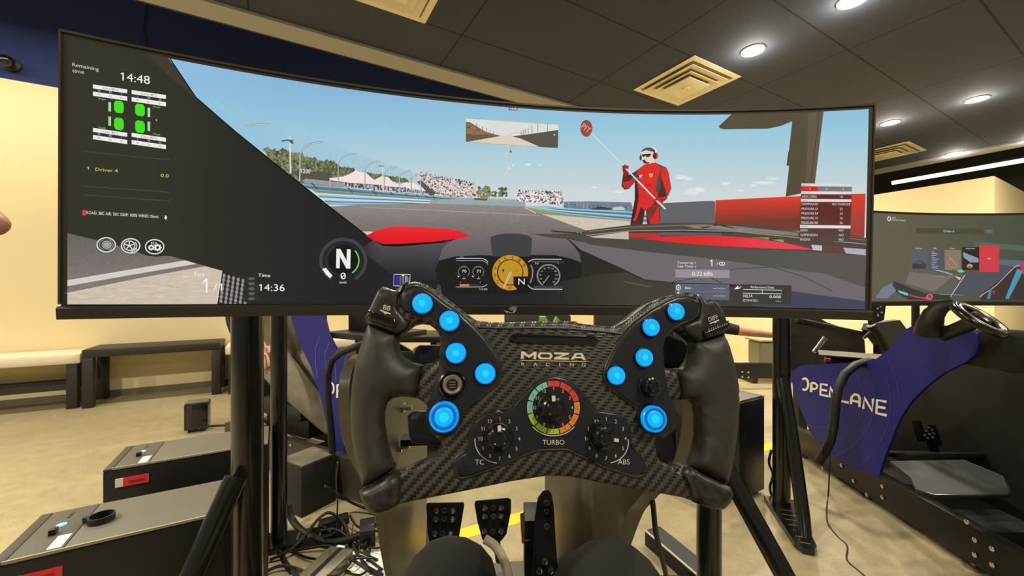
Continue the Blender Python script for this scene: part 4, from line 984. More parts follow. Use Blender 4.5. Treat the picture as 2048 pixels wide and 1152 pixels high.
dial_px = [(909, 925), (911, 940), (921, 951), (938, 948), (996, 928), (1045, 906), (1074, 896), (1100, 895), (1129, 895), (1141, 901), (1201, 930), (1262, 949), (1275, 945), (1281, 931), (1277, 916), (1260, 896), (1252, 881), (1250, 852), (1238, 833), (1223, 824), (1204, 821), (1187, 819), (1177, 808), (1160, 787), (1138, 765), (1124, 756), (1105, 752), (1085, 755), (1065, 765), (1044, 787), (1020, 811), (1013, 817), (996, 816), (972, 822), (950, 838), (940, 857), (939, 881), (933, 896), (913, 911)]
fpc = blk(dial_px, .0068, .0014, panelm, 'dial_panel', .002, .003)
ZP, ZC, ZB = .0112, .0098, .0086           # heights of the button panels, the dial panel, the carbon face
# narrow edge piping round the panels
def edge(px, z, parent, m=marb, r=.0011):
    pts = [V((a, b, z)) for a, b in wpoly(px)]; pts.append(pts[0]); MB().tube(pts, r, 6, False).build('edge_trim', m, parent, local=True, smooth=80)
edge(pl_px, .0094, fpl); edge(pr_px, .0094, fpr); edge(dial_px, .0085, fpc)
# buttons
def blue(name, rgb, s):
    m = light_mat(name, rgb, s); m.node_tree.nodes['Principled BSDF'].inputs['Base Color'].default_value = (.002, .01, .02, 1); return m
bl_out, bl_mid, bl_hot, bl_line = blue('blue_glow', (0, 158, 240), .95), blue('blue_glow_inner', (0, 180, 250), .98), blue('blue_glow_hot', (20, 214, 255), 1.0), blue('blue_glow_line', (50, 196, 250), 1.0)
bl_dark = blue('blue_glow_dim', (0, 104, 190), .9)
def wloc(px, py, z=0):
    """centre of a thing that stands z above the wheel plane, where the photo shows it"""
    o = V((0, 0, EYE)); d = at(px, py, 1) - o; t = (P0 + nw * z - o).dot(nw) / d.dot(nw); q = o + d * t - P0
    return V((q.dot(rw), q.dot(WP.u), z))
for px, py, r, par in ((845, 607, 20, fpl), (899, 641.5, 20, fpl), (912, 706, 20, fpl), (970.5, 747, 20, fpl), (1352, 623, 18.3, fpr), (1302, 654.5, 18.3, fpr), (1288.5, 715, 18.3, fpr), (1232.5, 751, 18.3, fpr)):
    c = wloc(px, py, ZP + .002); R_ = r / F * .298 * .985; c.z = ZP
    MB().lathe([(R_ * 1.16, -.001), (R_ * 1.16, .0014), (R_ * 1.10, .0022), (R_ * 1.03, .0020), (R_ * 1.03, -.001)], c, n=40).build('button_collar', black_gloss, par, local=True)
    b = MB(); b.cur = 0; b.lathe([(R_, 0), (R_, .0030), (R_ * .95, .0036), (R_ * .86, .0037)], c, n=40)
    b.cur = 3; b.lathe([(R_ * .86, .0030), (R_ * .86, .00385), (R_ * .82, .00385), (R_ * .82, .003)], c, n=40)
    b.cur = 1; b.lathe([(R_ * .81, .003), (R_ * .80, .0040), (R_ * .6, .0042)], c, n=40)
    b.cur = 2; b.lathe([(R_ * .36, .003), (R_ * .34, .0044), (R_ * .2, .0046)], c, n=32)
    b.build('push_button', [bl_out, bl_mid, bl_hot, bl_line], par, local=True)
for px, py, r, par in ((888, 834, 28.5, fpl), (1309, 838, 26, fpr)):
    c = wloc(px, py, ZP + .006); R_ = r / F * .29; c.z = ZP - .002
    MB().lathe([(R_ * 1.12, -.004), (R_ * 1.12, .003), (R_ * 1.04, .006), (R_ * 1.0, .005), (R_ * 1.0, -.003)], c, n=40).build('paddle_button_ring', black_gloss, par, local=True)
    b = MB(); b.cur = 0; b.lathe([(R_ * .98, 0), (R_ * .98, .0085), (R_ * .92, .0092), (R_ * .84, .0085)], c, n=40)
    b.cur = 4; b.lathe([(R_ * .84, .006), (R_ * .83, .0088), (R_ * .64, .0087)], c, n=40)
    b.cur = 1; b.lathe([(R_ * .64, .006), (R_ * .62, .0092), (R_ * .5, .0097)], c, n=40); b.cur = 2; b.lathe([(R_ * .34, .006), (R_ * .32, .0100), (R_ * .2, .0101)], c, n=30)
    b.build('push_button', [bl_out, bl_mid, bl_hot, bl_line, bl_dark], par, local=True)
# small joystick (left) and rotary stick (right)
c = wloc(905, 769, ZP + .002); c.z = ZP
MB().lathe([(.0098, -.001), (.0098, .0018), (.0088, .0026), (.0080, .0010), (.0080, -.001)], c, n=36).build('stick_collar', black_gloss, fpl, local=True)
b = MB(); b.lathe([(.0068, 0), (.0068, .0045), (.0060, .0056), (.0040, .0050)], c, n=36); b.cur = 1; b.lathe([(.0039, .004), (.0039, .0058), (.002, .006)], c, n=24)
for k in range(3): b.cur = 0; b.box(c + V((0, -.0018 + k * .0018, .0062)), (.0045, .0006, .0006))
b.build('silver_stick', [mat('satin_silver_ring', (150, 138, 124), .35, .5), black_gloss], fpl, local=True)
def knob(px, py, par, R_, ang, h=.014, collar=1.45, lobs=9, mark=True):
    c = wloc(px, py, .011); c.z = ZC
    MB().lathe([(R_ * collar, -.001), (R_ * collar, .001), (R_ * collar * .93, .0026), (R_ * 1.08, .003), (R_ * 1.0, .0028)], c, n=40).build('knob_collar', black_satin, par, local=True)
    k = MB(); k.lathe([(R_, 0), (R_, .008), (R_ * .97, .0095), (R_ * .78, .0100), (R_ * .74, .0102)], c, n=72, lob=lobs, la=.07, lr=(0, 1, 2))
    k.cur = 0; k.lathe([(R_ * .62, .009), (R_ * .62, h - .001), (R_ * .54, h), (R_ * .46, h - .0006), (R_ * .05, h - .0008)], c, n=36)
    ko = k.build('rotary_knob', black_gloss, par, local=True)
    if mark:
        q = radians(ang); m_ = MB().box(c + V((sin(q) * R_ * .76, cos(q) * R_ * .76, .0112)), (.0022, .0050, .0014), M.Rotation(-q, 3, 'Z'))
        m_.build('pointer_mark', mat('pointer_cream', (236, 222, 186), .5), ko, local=True)
    return c
kt = knob(1102, 816, fpc, .0088, 0, collar=1.22)
kl = knob(996.5, 874, fpc, .0084, 0, collar=1.26)
kr = knob(1203, 873, fpc, .0084, 100, collar=1.22)
ks = knob(1297, 773, fpr, .0068, 0, .013, 1.25, 9, False)
# thumb rollers
for quad, n_, par in (([(745, 626), (801, 645), (797, 661), (744, 642)], 9, sl), ([(1389, 664), (1436, 645), (1438, 660), (1391, 679)], 9, sr)):
    c4 = [WP.inv(*p) for p in quad]; a0 = (V(c4[0]) + V(c4[3])) / 2; a1 = (V(c4[1]) + V(c4[2])) / 2; rr = (V(c4[0]) - V(c4[3])).length / 2
    ax = (a1 - a0).to_3d(); L_ = ax.length; ax.normalize()
    MB().pillow([tuple(p) for p in c4], .002, .0008, .002, g=.003, z0=.0132).build('roller_slot', black_gloss, par, local=True)
    m_ = MB(); m_.lathe([(rr * .8, L_ * .05), (rr * .86, L_ * .12), (rr * .86, L_ * .88), (rr * .8, L_ * .95)], V((a0.x, a0.y, .0128)), ax, n=24)
    for k in range(n_): m_.lathe([(rr * .84, L_ * (.1 + k * .8 / n_)), (rr * 1.05, L_ * (.12 + k * .8 / n_)), (rr * 1.05, L_ * (.16 + k * .8 / n_)), (rr * .84, L_ * (.18 + k * .8 / n_))], V((a0.x, a0.y, .0128)), ax, n=24)
    m_.build('thumb_roller', black_gloss, par, local=True)
# slot of shift lights
MB().pillow(wpoly([(1022, 671), (1030, 670), (1170, 673), (1184, 676), (1190, 683), (1188, 689), (1178, 692), (1030, 688), (1018, 686), (1014, 679)]), .0015, .0006, .001, g=.004, z0=.0086).build('shift_light_window', mat('smoked_window', (24, 21, 20), .12, coat=.5), wheel, local=True)
pts = [V((*WP.inv(*p), .0088)) for p in ((955, 657), (1000, 659), (1060, 658), (1130, 659), (1190, 664), (1240, 670))]
MB().tube(pts, .0008, 6).build('face_seam', marb, wheel, local=True)
# lettering on the wheel
T = Art(Plane(P0, rw, nw, uw), .0092, .00002).at(980, 590, 7.68)
ink = (226, 214, 176)
for pl in ([(448, 990), (452, 876), (498, 878), (566, 935), (640, 882), (684, 884), (676, 994), (636, 993), (640, 930), (568, 975), (492, 925), (486, 990)],
           [(940, 890), (1168, 894), (1164, 920), (1032, 965), (1166, 970), (1164, 1000), (942, 996), (944, 970), (1080, 925), (940, 918)],
           ): T.poly(pl, ink)
for pl in ([(694, 942), (728, 890), (890, 894), (926, 942), (892, 996), (726, 992)],): T.poly(pl, ink)
T.poly([(736, 942), (752, 916), (868, 918), (884, 942), (868, 970), (752, 966)], (46, 42, 34))
T.poly([(1190, 996), (1260, 900), (1364, 902), (1420, 1004), (1374, 1004), (1362, 982), (1250, 978), (1236, 998)], ink); T.poly([(1268, 954), (1284, 926), (1340, 928), (1352, 956)], (46, 42, 34))
T.line([(446, 1012), (1420, 1026)], 9, ink)
for ch, x in zip('RACING', (480, 664, 846, 1026, 1208, 1386)): T.ctext(ch, x, 1066 + (x - 480) * .014, 46, ink, 1.35)
T.build('maker_lettering', PRINT, wheel, local=WM)
T = Art(Plane(P0, rw, nw, uw), ZC + .0003, .00002)
C0 = (1101, 813)
cols = [(226, 62, 46)] * 3 + [(240, 140, 50)] * 3 + [(176, 200, 52)] * 3 + [(124, 206, 190)] * 3
T.arc(C0[0], C0[1], 46, 46.5, 0, 360, 12.5, (28, 26, 24), n=60)
for k in range(12):
    q = 90 + 13 - k * 30; T.arc(C0[0], C0[1], 46, 46.5, q, q - 27.5, 10.5, cols[k], n=8)
    m_ = radians(q - 14); T.ctext(str(k % 3 + 1), C0[0] + 46 * cos(m_), C0[1] - 46.5 * sin(m_), 5.5, (60, 40, 20), .9)
    for cc, r1, r2, h in ((C0, 36.5, 37, 6.5), ((997, 873), 37.5, 38.5, 7.2), ((1203, 873), 37.5, 38, 7.2)):
        qq = radians(90 - k * 30); T.ctext(str(k + 1), cc[0] + r1 * cos(qq), cc[1] - r2 * sin(qq), h, (214, 206, 190), .9)
T.arc(C0[0], C0[1] + 2, 54, 52.5, -42, -138, 1.8, (214, 206, 190), n=20)
T.ctext('TURBO', 1101, 880, 9, (220, 210, 190), 1.0)
T.arc(995, 876, 46, 44, 175, 265, 1.8, (214, 206, 190)); T.ctext('TC', 958, 918, 9.5, (220, 210, 190))
T.arc(1206, 880, 40, 40, 8, -82, 1.8, (214, 206, 190)); T.ctext('ABS', 1237, 918, 9.5, (220, 210, 190))
T.build('dial_markings', PRINT, fpc, local=WM)
T = Art(Plane(P0, rw, nw, uw), .0126, .00002).at(680, 540, 4.8)
T.ctext('BB', 480, 388, 42, ink, 1.05, 14); T.poly([(418, 403), (516, 440), (512, 450), (478, 442), (462, 450), (450, 430), (415, 412)], ink)
T.build('shoulder_lettering', PRINT, sl, local=WM)
T = Art(Plane(P0, rw, nw, uw), .0126, .00002).at(1080, 540, 4.8)
T.ctext('DIFF', 1574, 482, 38, ink, .9, -20); T.poly([(1540, 528), (1625, 494), (1630, 503), (1606, 516), (1598, 528), (1580, 524), (1545, 537)], ink)
T.build('shoulder_lettering', PRINT, sr, local=WM)
# shift paddles and hub behind the wheel
padm = mat('paddle_black', (22, 23, 30), .4)
def paddle(px, z):
    pts = []
    o = V((0, 0, EYE))
    for x, y in px:
        d = at(x, y, 1) - o; t = (P0 + nw * z - o).dot(nw) / d.dot(nw); q = o + d * t - P0; pts.append((q.dot(rw), q.dot(WP.u)))
    return MB().pillow(smooth2(pts, 1), .002, .001, .002, g=.006, z0=z).build('shift_paddle', padm, wheel, local=True)
paddle([(815, 822), (870, 821), (905, 860), (905, 905), (862, 888), (825, 887), (817, 870)], -.022)
paddle([(826, 690), (900, 690), (900, 735), (828, 728)], -.022)
paddle([(1300, 660), (1330, 668), (1376, 685), (1377, 735), (1322, 738)], -.022)
paddle([(1296, 850), (1350, 800), (1352, 930), (1310, 935)], -.022)
MB().lathe([(.035, -.006), (.035, -.03), (.028, -.034), (.028, -.075)], n=36).build('quick_release_hub', black_satin, wheel, local=True)

# ------------------------------------------------------------------ the cockpit the driver sits in
rf = V((-.1, .995, 0)).normalized(); rr_ = V((rf.y, -rf.x, 0))
rig = thing('sim_racing_cockpit', 'black and brushed metal cockpit frame directly behind the steering wheel', 'racing simulator', loc=(0, .9, 0))
def panel_pts(side):
    prof = [(.465, .93), (.470, .88), (.485, .845), (.54, .79), (.60, .73), (.64, .69), (.73, .53), (.80, .42), (.88, .29), (.95, .17), (1.34, .15), (1.36, .60), (1.34, .76), (1.1, .82), (.9, .86), (.72, .90), (.56, .955), (.49, .955)]
    out = []
    for y, z in prof:
        if side < 0: y = y + .035 if y < .7 else y + .02
        x = (.246 - .1 * y) if side > 0 else (-.154 - .1 * y)
        out.append(V((x, y, z)))
    lo = [(p.y, p.z) for p in out]; lo = smooth2(lo, 3)
    return [V((((.246 - .1 * y) if side > 0 else (-.154 - .1 * y)), y, z)) for y, z in lo]
pm = mat('cockpit_panel_metal', (98, 94, 82), .42, .7, noise=.14, scale=2.5)
for sd in (-1, 1):
    pp = MB().prism(panel_pts(sd), rr_ * (.028 if sd > 0 else -.013)).build('side_panel', pm, rig, smooth=40)
    bv = pp.modifiers.new('b', 'BEVEL'); bv.width = .004; bv.segments = 2; bv.limit_method = 'ANGLE'
def rigp(lat, y, z): return V((.046 - .1 * y + lat, y, z))
bs = MB()
MB().box(rigp(0, .52, .935), (.13, .24, .12), M.Rotation(radians(5.7), 3, 'Z'), .008).build('wheel_base', black_satin, rig)
MB().box(rigp(0, .645, .915), (.386, .010, .07), M.Rotation(radians(5.7), 3, 'Z'), .002).build('mounting_plate', black_satin, rig)
MB().tube([P0 - nw * .070, rigp(0, .44, .955)], .022, 20).build('shaft', black_satin, rig)
MB().box(rigp(0, .86, .73), (.386, .035, .014), M.Rotation(radians(5.7), 3, 'Z'), .002).build('wheel_deck', black_satin, rig)
for sd in (-1, 1):
    m_ = MB().box(rigp(sd * .22, .55, .085), (.05, 2.0, .16), M.Rotation(radians(5.7), 3, 'Z'), .004); m_.build('side_rail', black_satin, rig)
MB().box(rigp(0, 1.25, .10), (.40, .06, .08), M.Rotation(radians(5.7), 3, 'Z'), .004).build('cross_bar', black_satin, rig)
MB().box(rigp(0, 1.06, .172), (.386, .42, .012), M.Rotation(radians(5.7), 3, 'Z'), .002).build('pedal_deck', mat('grey_plate', (104, 100, 88), .5, .3), rig)
bo = MB()
for px, py in ((800, 893), (810, 888)):
    pass
pin = Plane(V((-.154 - .1 * .9, .9, 0)), -rf, (1, 0, 0))
for (px, py) in ((803, 815), (798, 893)):
    a, b_ = Plane(V((-.154 - .09, .9, 0)), rf, (1, 0, 0)).inv(px, py); q = Plane(V((-.154 - .09, .9, 0)), rf, (1, 0, 0)).pt(a, b_)
    MB().lathe([(.012, 0), (.012, .006), (.007, .007), (.007, .022)], q, rr_, n=6).build('bolt', chrome, rig)
# pedals
def pedal(px, d, name, label_holes, armpts):
    pts = [at(x, y, d) for x, y in px]; n_ = V((0, .9, -.42)).normalized()
    # lean the face back
    zc = sum(p.z for p in pts) / len(pts); pts = [V((p.x, p.y + (p.z - zc) * .35, p.z)) for p in pts]
    o = MB().prism(pts, n_ * .006).build(name, black_satin, rig, smooth=0)
    o.modifiers.new('b', 'BEVEL').width = .0015
    for hx, hy, kind in label_holes:
        q = at(hx, hy, d); q.y += (q.z - zc) * .35
        MB().lathe([(.0075, 0), (.0075, .0035), (.0045, .004), (.0040, .002)], q, -n_, n=16).build('stud', chrome if kind else mat('hole_dark', (60, 58, 52), .4), o)
    MB().tube([at(*armpts[0]) + V((0, .03, 0)), at(*armpts[1])], .011, 12).build('pedal_arm', black_satin, o)
    return o
ph = lambda x0, x1, ys, d: [(x0 + (x1 - x0) * i / 2, y + (0), 0 if i == 1 else 1) for y in ys for i in range(3)]
pedal([(852, 1012), (925, 1011), (927, 1016), (918, 1075), (905, 1100), (868, 1100), (856, 1062), (850, 1017)], 1.10, 'pedal_plate', ph(871, 905, (1026, 1040), 0) + ph(870, 902, (1064,), 0), ((890, 1050, 1.1), (880, 1135, 1.22)))
pedal([(950, 1006), (1015, 1001), (1022, 1004), (1022, 1025), (1013, 1062), (1002, 1074), (966, 1072), (955, 1042), (948, 1012)], 1.10, 'pedal_plate', ph(970, 1003, (1019, 1033), 0) + ph(970, 1003, (1058,), 0), ((985, 1040, 1.1), (998, 1120, 1.22)))
pedal([(1088, 993), (1098, 991), (1105, 998), (1109, 1020), (1111, 1080), (1116, 1180), (1058, 1180), (1066, 1110), (1070, 1040), (1077, 1005)], 1.02, 'throttle_plate', [(1094, 1015, 0), (1094, 1029, 0), (1094, 1054, 0), (1088, 1111, 1), (1077, 1126, 1), (1099, 1125, 1), (1088, 1140, 1)], ((1090, 1080, 1.06), (1095, 1140, 1.2)))
MB().box(at(1065, 1080, 1.16), (.05, .10, .17), None, .004).build('load_cell_housing', black_satin, rig)
MB().tube([at(1052, 1028, 1.17), at(1056, 1085, 1.12)], .018, 16).build('spring', mat('copper_spring', (150, 110, 60), .35, .8), rig)

# ------------------------------------------------------------------ stands
def base_foot(m, p, d): pass
st = thing('monitor_stand', 'thick black tubular stand carrying the big curved monitor', 'monitor stand', loc=(-.02, 1.05, 0))
pL = at(495, 640, .93); pR = at(1418, 700, 1.15)
for p, lean in ((pL, -1), (pR, 1)):
    po = MB().tube([(p.x, p.y, .03), (p.x, p.y, 1.30)], .0325 if lean < 0 else .0335, 28).build('upright', black_gloss, st)
    MB().lathe([(.045, 0), (.045, .006), (.03, .008)], (p.x, p.y, 1.30), n=24).build('end_cap', black_rubber, po)
    f = MB(); f.box((p.x, p.y - .1, .015), (.08, .75, .03), None, .006); f.build('foot', black_satin, st)
# braces
a0 = at(472, 955, .885); a1 = at(372, 1175, .80)
MB().tube([a0, a0 + (a1 - a0) * 1.02, V((a1.x - .06, .70, .03))], .023, 20).build('brace', black_gloss, st)
b0 = at(1445, 925, 1.12); b1 = at(1585, 1180, 1.02)
MB().tube([b0, b1, b1 + (b1 - b0) * .9], .025, 20).build('brace', black_gloss, st)
MB().tube([(pL.x, pL.y, 1.20), (pR.x, pR.y, 1.20)], .03, 20).build('cross_tube', black_gloss, st)
q = cyl.pt(0, 0, -.14)
MB().tube([q, (q.x + .01, 1.02, 1.20)], .03, 20).build('monitor_arm', black_gloss, st)

def far_stand(p, name, label, dirn, length=.42, top=1.3, r=.037, brace=None):
    t = thing(name, label, 'monitor stand', loc=(p.x, p.y, 0))
    MB().tube([(p.x, p.y, .02), (p.x, p.y, top)], r, 24).build('upright', black_gloss, t)
    if brace: MB().tube(brace, .026, 20).build('brace', black_gloss, t)
    d = V(dirn).normalized(); sd = V((-d.y, d.x, 0)); w0, w1 = .062, .038
    o = V((p.x, p.y, .003))
    pts = [o - d * .05 - sd * w0, o + d * length * .9 - sd * w1, o + d * length - sd * w1 * .5, o + d * length + sd * w1 * .5, o + d * length * .9 + sd * w1, o - d * .05 + sd * w0]
    ft = MB().prism(pts, (0, 0, .022)).build('foot', black_gloss, t, smooth=0)
    for k in range(7):
        q = o + d * (.07 + k * .042) + V((0, 0, .0225)); MB().box(q, (.006, .055 - k * .003, .002), M.Rotation(atan2(d.y, d.x), 3, 'Z')).build('slot', steel, ft)
    return t
pR2 = at(1563, 700, 1.91)
e = at(1612, 1108, 1.60)
far_stand(V((pR2.x, pR2.y, 0)), 'pole_stand', 'black pole stand with slotted foot between the blue panel and the steering wheel', (e.x - pR2.x, e.y - pR2.y, 0), .36, 1.3, .037,
          [at(1566, 757, 1.86), at(1585, 880, 1.78), at(1606, 1030, 1.70), at(1612, 1096, 1.64)])
pL2 = at(558, 700, 1.63)
far_stand(V((pL2.x, pL2.y, 0)), 'pole_stand', 'slimmer black pole just right of the thick left stand pole', (.8, .25, 0), .26, 1.3, .030)

# ------------------------------------------------------------------ computer towers (room aligned)
def lbl(x): return x
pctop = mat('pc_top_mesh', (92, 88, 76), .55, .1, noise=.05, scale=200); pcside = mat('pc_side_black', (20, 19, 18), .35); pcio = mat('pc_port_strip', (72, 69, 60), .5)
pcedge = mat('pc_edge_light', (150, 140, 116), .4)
def pc_tower(px, py, label, zt=.5, sticker=True, L_=.425, W_=.21, flip=1):
    """px,py: the near left top corner as the photo shows it; long side runs along the room's x axis"""
    c = ROOM @ flr(px, py, zt)
    t = RF(thing('computer_tower', label, 'computer', mw=M.Translation((c.x, c.y, 0)), group='computer towers'))
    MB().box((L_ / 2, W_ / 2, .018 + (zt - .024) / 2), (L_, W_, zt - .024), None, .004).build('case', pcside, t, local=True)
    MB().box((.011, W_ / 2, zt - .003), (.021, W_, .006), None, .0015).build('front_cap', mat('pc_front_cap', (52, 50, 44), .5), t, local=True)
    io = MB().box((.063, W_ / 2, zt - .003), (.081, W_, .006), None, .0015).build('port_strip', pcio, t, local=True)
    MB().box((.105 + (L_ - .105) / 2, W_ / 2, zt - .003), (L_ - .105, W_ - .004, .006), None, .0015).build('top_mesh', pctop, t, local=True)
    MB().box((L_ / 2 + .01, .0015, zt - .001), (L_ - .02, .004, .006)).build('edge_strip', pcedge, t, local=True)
    MB().lathe([(.009, 0), (.009, .002), (.006, .003)], (.063, .125, zt), n=20).build('power_button', light_mat('pc_led', (120, 170, 230), 1.2), io, local=True)
    for k, y in enumerate((.165, .18)): MB().box((.063, y, zt + .0005), (.006, .012, .001)).build('usb_port', black_gloss, io, local=True)
    MB().box((.063, .085, zt + .006), (.012, .016, .014), None, .001).build('usb_plug', black_gloss, io, local=True)
    MB().box((.088, .040, zt + .0005), (.022, .055, .001)).build('white_label', white_paint, io, local=True)
    for sx in (.05, L_ - .05): MB().box((sx, W_ / 2, .009), (.04, W_ * .8, .018), None, .002).build('foot', black_rubber, t, local=True)
    if sticker:
        s_ = MB(); s_.box((.076, -.0008, zt - .046), (.060, .0016, .026)); s_.cur = 1; s_.box((.037, -.0008, zt - .046), (.018, .0016, .026)); s_.cur = 2; s_.box((.076, -.002, zt - .046), (.036, .001, .005))
        s_.build('tape_label', [red_sticker, white_paint, mat('dark_red_print', (150, 20, 35), .5)], t, local=True)
    return t, c
pc1, c1 = pc_tower(-28, 1134, 'nearest computer tower at the lower left with a black loop lying on top')
pc2, c2 = pc_tower(205, 941, 'second computer tower, behind the nearest one at the lower left')
# loop lying on the nearest tower
o_ = flr(203, 1042, .5)
lp = [(.036 * cos(k * pi / 12), .036 * sin(k * pi / 12)) for k in range(25)]
t = thing('cable_tie_loop', 'small black loop of strap lying on the nearest computer tower', 'strap', loc=(o_.x, o_.y, .5))
MB().lathe([(.024, 0.0005), (.024, .015), (.021, .015), (.021, .0005)], n=36).build('strap_ring', black_rubber, t, local=True)
MB().box((-.027, -.008, .008), (.014, .010, .014), None, .003).build('buckle', black_rubber, t, local=True)
# tower near the middle right
q = ROOM @ flr(1531, 784, .5)
q = V((q.x - .21 * 0, q.y, 0))
cc = flr(1530, 786, .5); ccr = ROOM @ cc
t = RF(thing('computer_tower', 'computer tower standing between the steering wheel and the right pole stand', 'computer', mw=M.Translation((ccr.x - .24 + .078, ccr.y + .02 - .045, 0)), group='computer towers'))
MB().box((0, .25, .255), (.22, .50, .470), None, .004).build('case', pcside, t, local=True)
MB().box((0, .25, .494), (.205, .485, .010), None, .002).build('top_mesh', pctop, t, local=True)
for s_ in (-1, 1): MB().box((s_ * .106, .25, .494), (.006, .5, .012)).build('edge_strip', pcedge, t, local=True)
for y in (.05, .45): MB().box((0, y, .01), (.18, .05, .02)).build('foot', black_rubber, t, local=True)
# small box with cables on the floor
p = flr(378, 868)
t = thing('speaker_box', 'small upright black box with cables on the floor, behind the second computer tower', 'speaker', loc=(p.x, p.y, 0))
t.matrix_world = M.Translation((p.x, p.y + .08, 0)) @ M.Rotation(radians(28), 4, 'Z'); MW[t.name] = t.matrix_world.copy()
MB().box((0, 0, .115), (.14, .12, .19), None, .008).build('box_body', black_gloss, t, local=True)
MB().box((0, 0, .213), (.13, .11, .008), None, .002).build('box_top', mat('box_top_grey', (96, 90, 76), .5), t, local=True)
MB().box((0, 0, .010), (.10, .09, .020), None, .003).build('box_foot', black_rubber, t, local=True)
MB().box((-.04, -.061, .12), (.035, .004, .16)).build('front_strip', mat('speaker_strip', (52, 48, 40), .5), t, local=True)
tag(MB().tube([flr(398, 858, .05), flr(420, 852, .05), flr(470, 850, .03), flr(560, 855, .01), flr(600, 880, .01)], .008, 8).build('cable', black_rubber), 'black cable running right from the small upright box', 'cable')

# ------------------------------------------------------------------ second monitor and its rig
mon2, cyl2, chin2 = monitor((1.94, 1.60, EYE + .114), radians(-3.0), 0, 0, 'second curved monitor showing a menu over a dark sports car, right of the big one', 'curved_monitor')
B = Art(cyl2, .0028, .00002, True); B.clip = (-.6055, .6048, -.1655, .1758)
for j in range(6):
    y0 = -.1655 + (.3413) * j / 6; y1 = -.1655 + (.3413) * (j + 1) / 6
    for i in range(8):
        x0 = -.6055 + 1.2103 * i / 8; x1 = -.6055 + 1.2103 * (i + 1) / 8
        B._add([(x0, y0), (x1, y0), (x1, y1), (x0, y1)], [(0, 1, 2), (0, 2, 3)], lambda x, y: lerp((98, 92, 74), (74, 80, 62), (x - 1800) / 250), .08)
B.at(1720, 400, 4.8)
g2 = (150, 152, 142)
B.poly([(130, 940), (180, 870), (300, 790), (480, 668), (800, 680), (1000, 715), (860, 920), (640, 950), (360, 950)], (96, 92, 84), .2)
B.poly([(320, 780), (470, 840), (640, 900), (860, 910), (860, 960), (450, 955), (300, 860)], (60, 58, 54), .1); B.poly([(140, 940), (200, 850), (290, 800), (340, 870), (250, 945)], (116, 124, 140), .2)
B.poly([(470, 690), (880, 740), (700, 880), (430, 800)], (120, 110, 104), .25); B.poly([(1000, 715), (1330, 640), (1480, 640), (1180, 890), (860, 950)], (80, 82, 88), .2)
B.poly([(1080, 400), (1580, 440), (1900, 470), (1900, 520), (1320, 470), (1100, 440)], (88, 100, 92), .2); B.poly([(1330, 570), (1900, 600), (1900, 700), (1330, 620)], (92, 104, 120), .2)
B.poly([(1180, 890), (1480, 650), (1580, 620), (1900, 640), (1900, 960), (1150, 960)], (62, 52, 48), .1)
B.line([(860, 930), (1000, 720)], 6, (214, 206, 206)); B.line([(1140, 930), (1300, 820), (1480, 640), (1600, 610)], 6, (210, 190, 200))
B.poly([(1500, 660), (1560, 680), (1420, 950), (1385, 945)], (70, 150, 176)); B.poly([(1230, 860), (1260, 850), (1240, 950), (1210, 950)], (70, 130, 150)); B.poly([(1520, 620), (1590, 610), (1700, 690), (1560, 720)], (196, 56, 74)); B.poly([(1255, 870), (1290, 870), (1280, 910)], (170, 50, 70))
B.poly([(355, 865), (455, 895), (450, 920), (370, 890)], (110, 196, 204)); B.poly([(455, 905), (590, 935), (690, 920), (640, 955), (480, 925)], (200, 60, 80)); B.arc(660, 930, 26, 22, 0, 360, 12, (200, 110, 130))
B.line([(640, 660), (760, 680), (880, 715)], 9, (150, 190, 196)); B.poly([(920, 680), (960, 660), (1000, 690), (950, 700)], (100, 196, 190)); B.poly([(900, 730), (960, 745), (950, 770)], (214, 200, 170)); B.line([(760, 905), (985, 912)], 5, g2)
B.poly([(530, 270), (1180, 276), (1180, 330), (530, 322)], (78, 74, 58)); B.text('Driver 6', 795, 310, 895, 312, 22, (206, 206, 196)); B.rect(1190, 284, 1265, 320, (98, 104, 98))
B.arc(272, 182, 14, 18, 0, 360, 10, (214, 210, 200)); B.text('SIM', 298, 180, 336, 180, 14, (214, 210, 200)); B.text('DEPARTMENT', 298, 202, 430, 206, 14, (206, 202, 192))
for x0, x1, y0, y1, c in ((484, 630, 480, 668, (88, 94, 104)), (640, 790, 480, 672, (84, 88, 98)), (805, 960, 480, 672, (134, 118, 100)), (972, 1135, 452, 672, (44, 42, 40)), (1138, 1326, 438, 690, (206, 62, 70))): B.rect(x0, y0, x1, y1, c)
for x, y, s_ in ((556, 464, 'Practice'), (714, 464, 'Skip'), (878, 466, 'Track'), (1050, 466, 'Quick race'), (1232, 562, 'Back')): B.ctext(s_, x, y, 13, (222, 222, 214))
B.line([(500, 640), (530, 590), (590, 590), (615, 640)], 6, (52, 54, 58)); B.rect(495, 612, 625, 660, (60, 62, 66))
for k in range(10): B.line([(680, 500 + k * 17), (700 + (k * 37) % 50, 500 + k * 17)], 5, (180, 184, 190))
B.line([(830, 590), (870, 560), (930, 640), (860, 650), (830, 600)], 6, (196, 150, 140)); B.line([(850, 540), (900, 620), (940, 600)], 5, (196, 130, 120))
B.poly([(980, 500), (1130, 560), (1130, 600), (1050, 600), (985, 550)], (130, 150, 170), .3); B.ell(1045, 635, 28, 22, (214, 150, 90)); B.ell(1045, 645, 18, 10, (190, 50, 50))
B.text('Settings', 706, 738, 800, 740, 14, g2); B.text('Weather', 840, 736, 910, 738, 14, g2)
B.build('screen', PIXELSX, mon2)
t = thing('monitor_stand', 'black two-post stand below the second monitor', 'monitor stand', loc=(1.95, 2.0, 0))
for px, w_ in ((1831, .018), (1868, .026)):
    p = at(px, 640, 2.35); MB().tube([(p.x, p.y, .02), (p.x, p.y, 1.26)], w_, 16).build('upright', black_satin, t); MB().box((p.x, p.y, .01), (.10, .5, .02)).build('foot', black_satin, t)
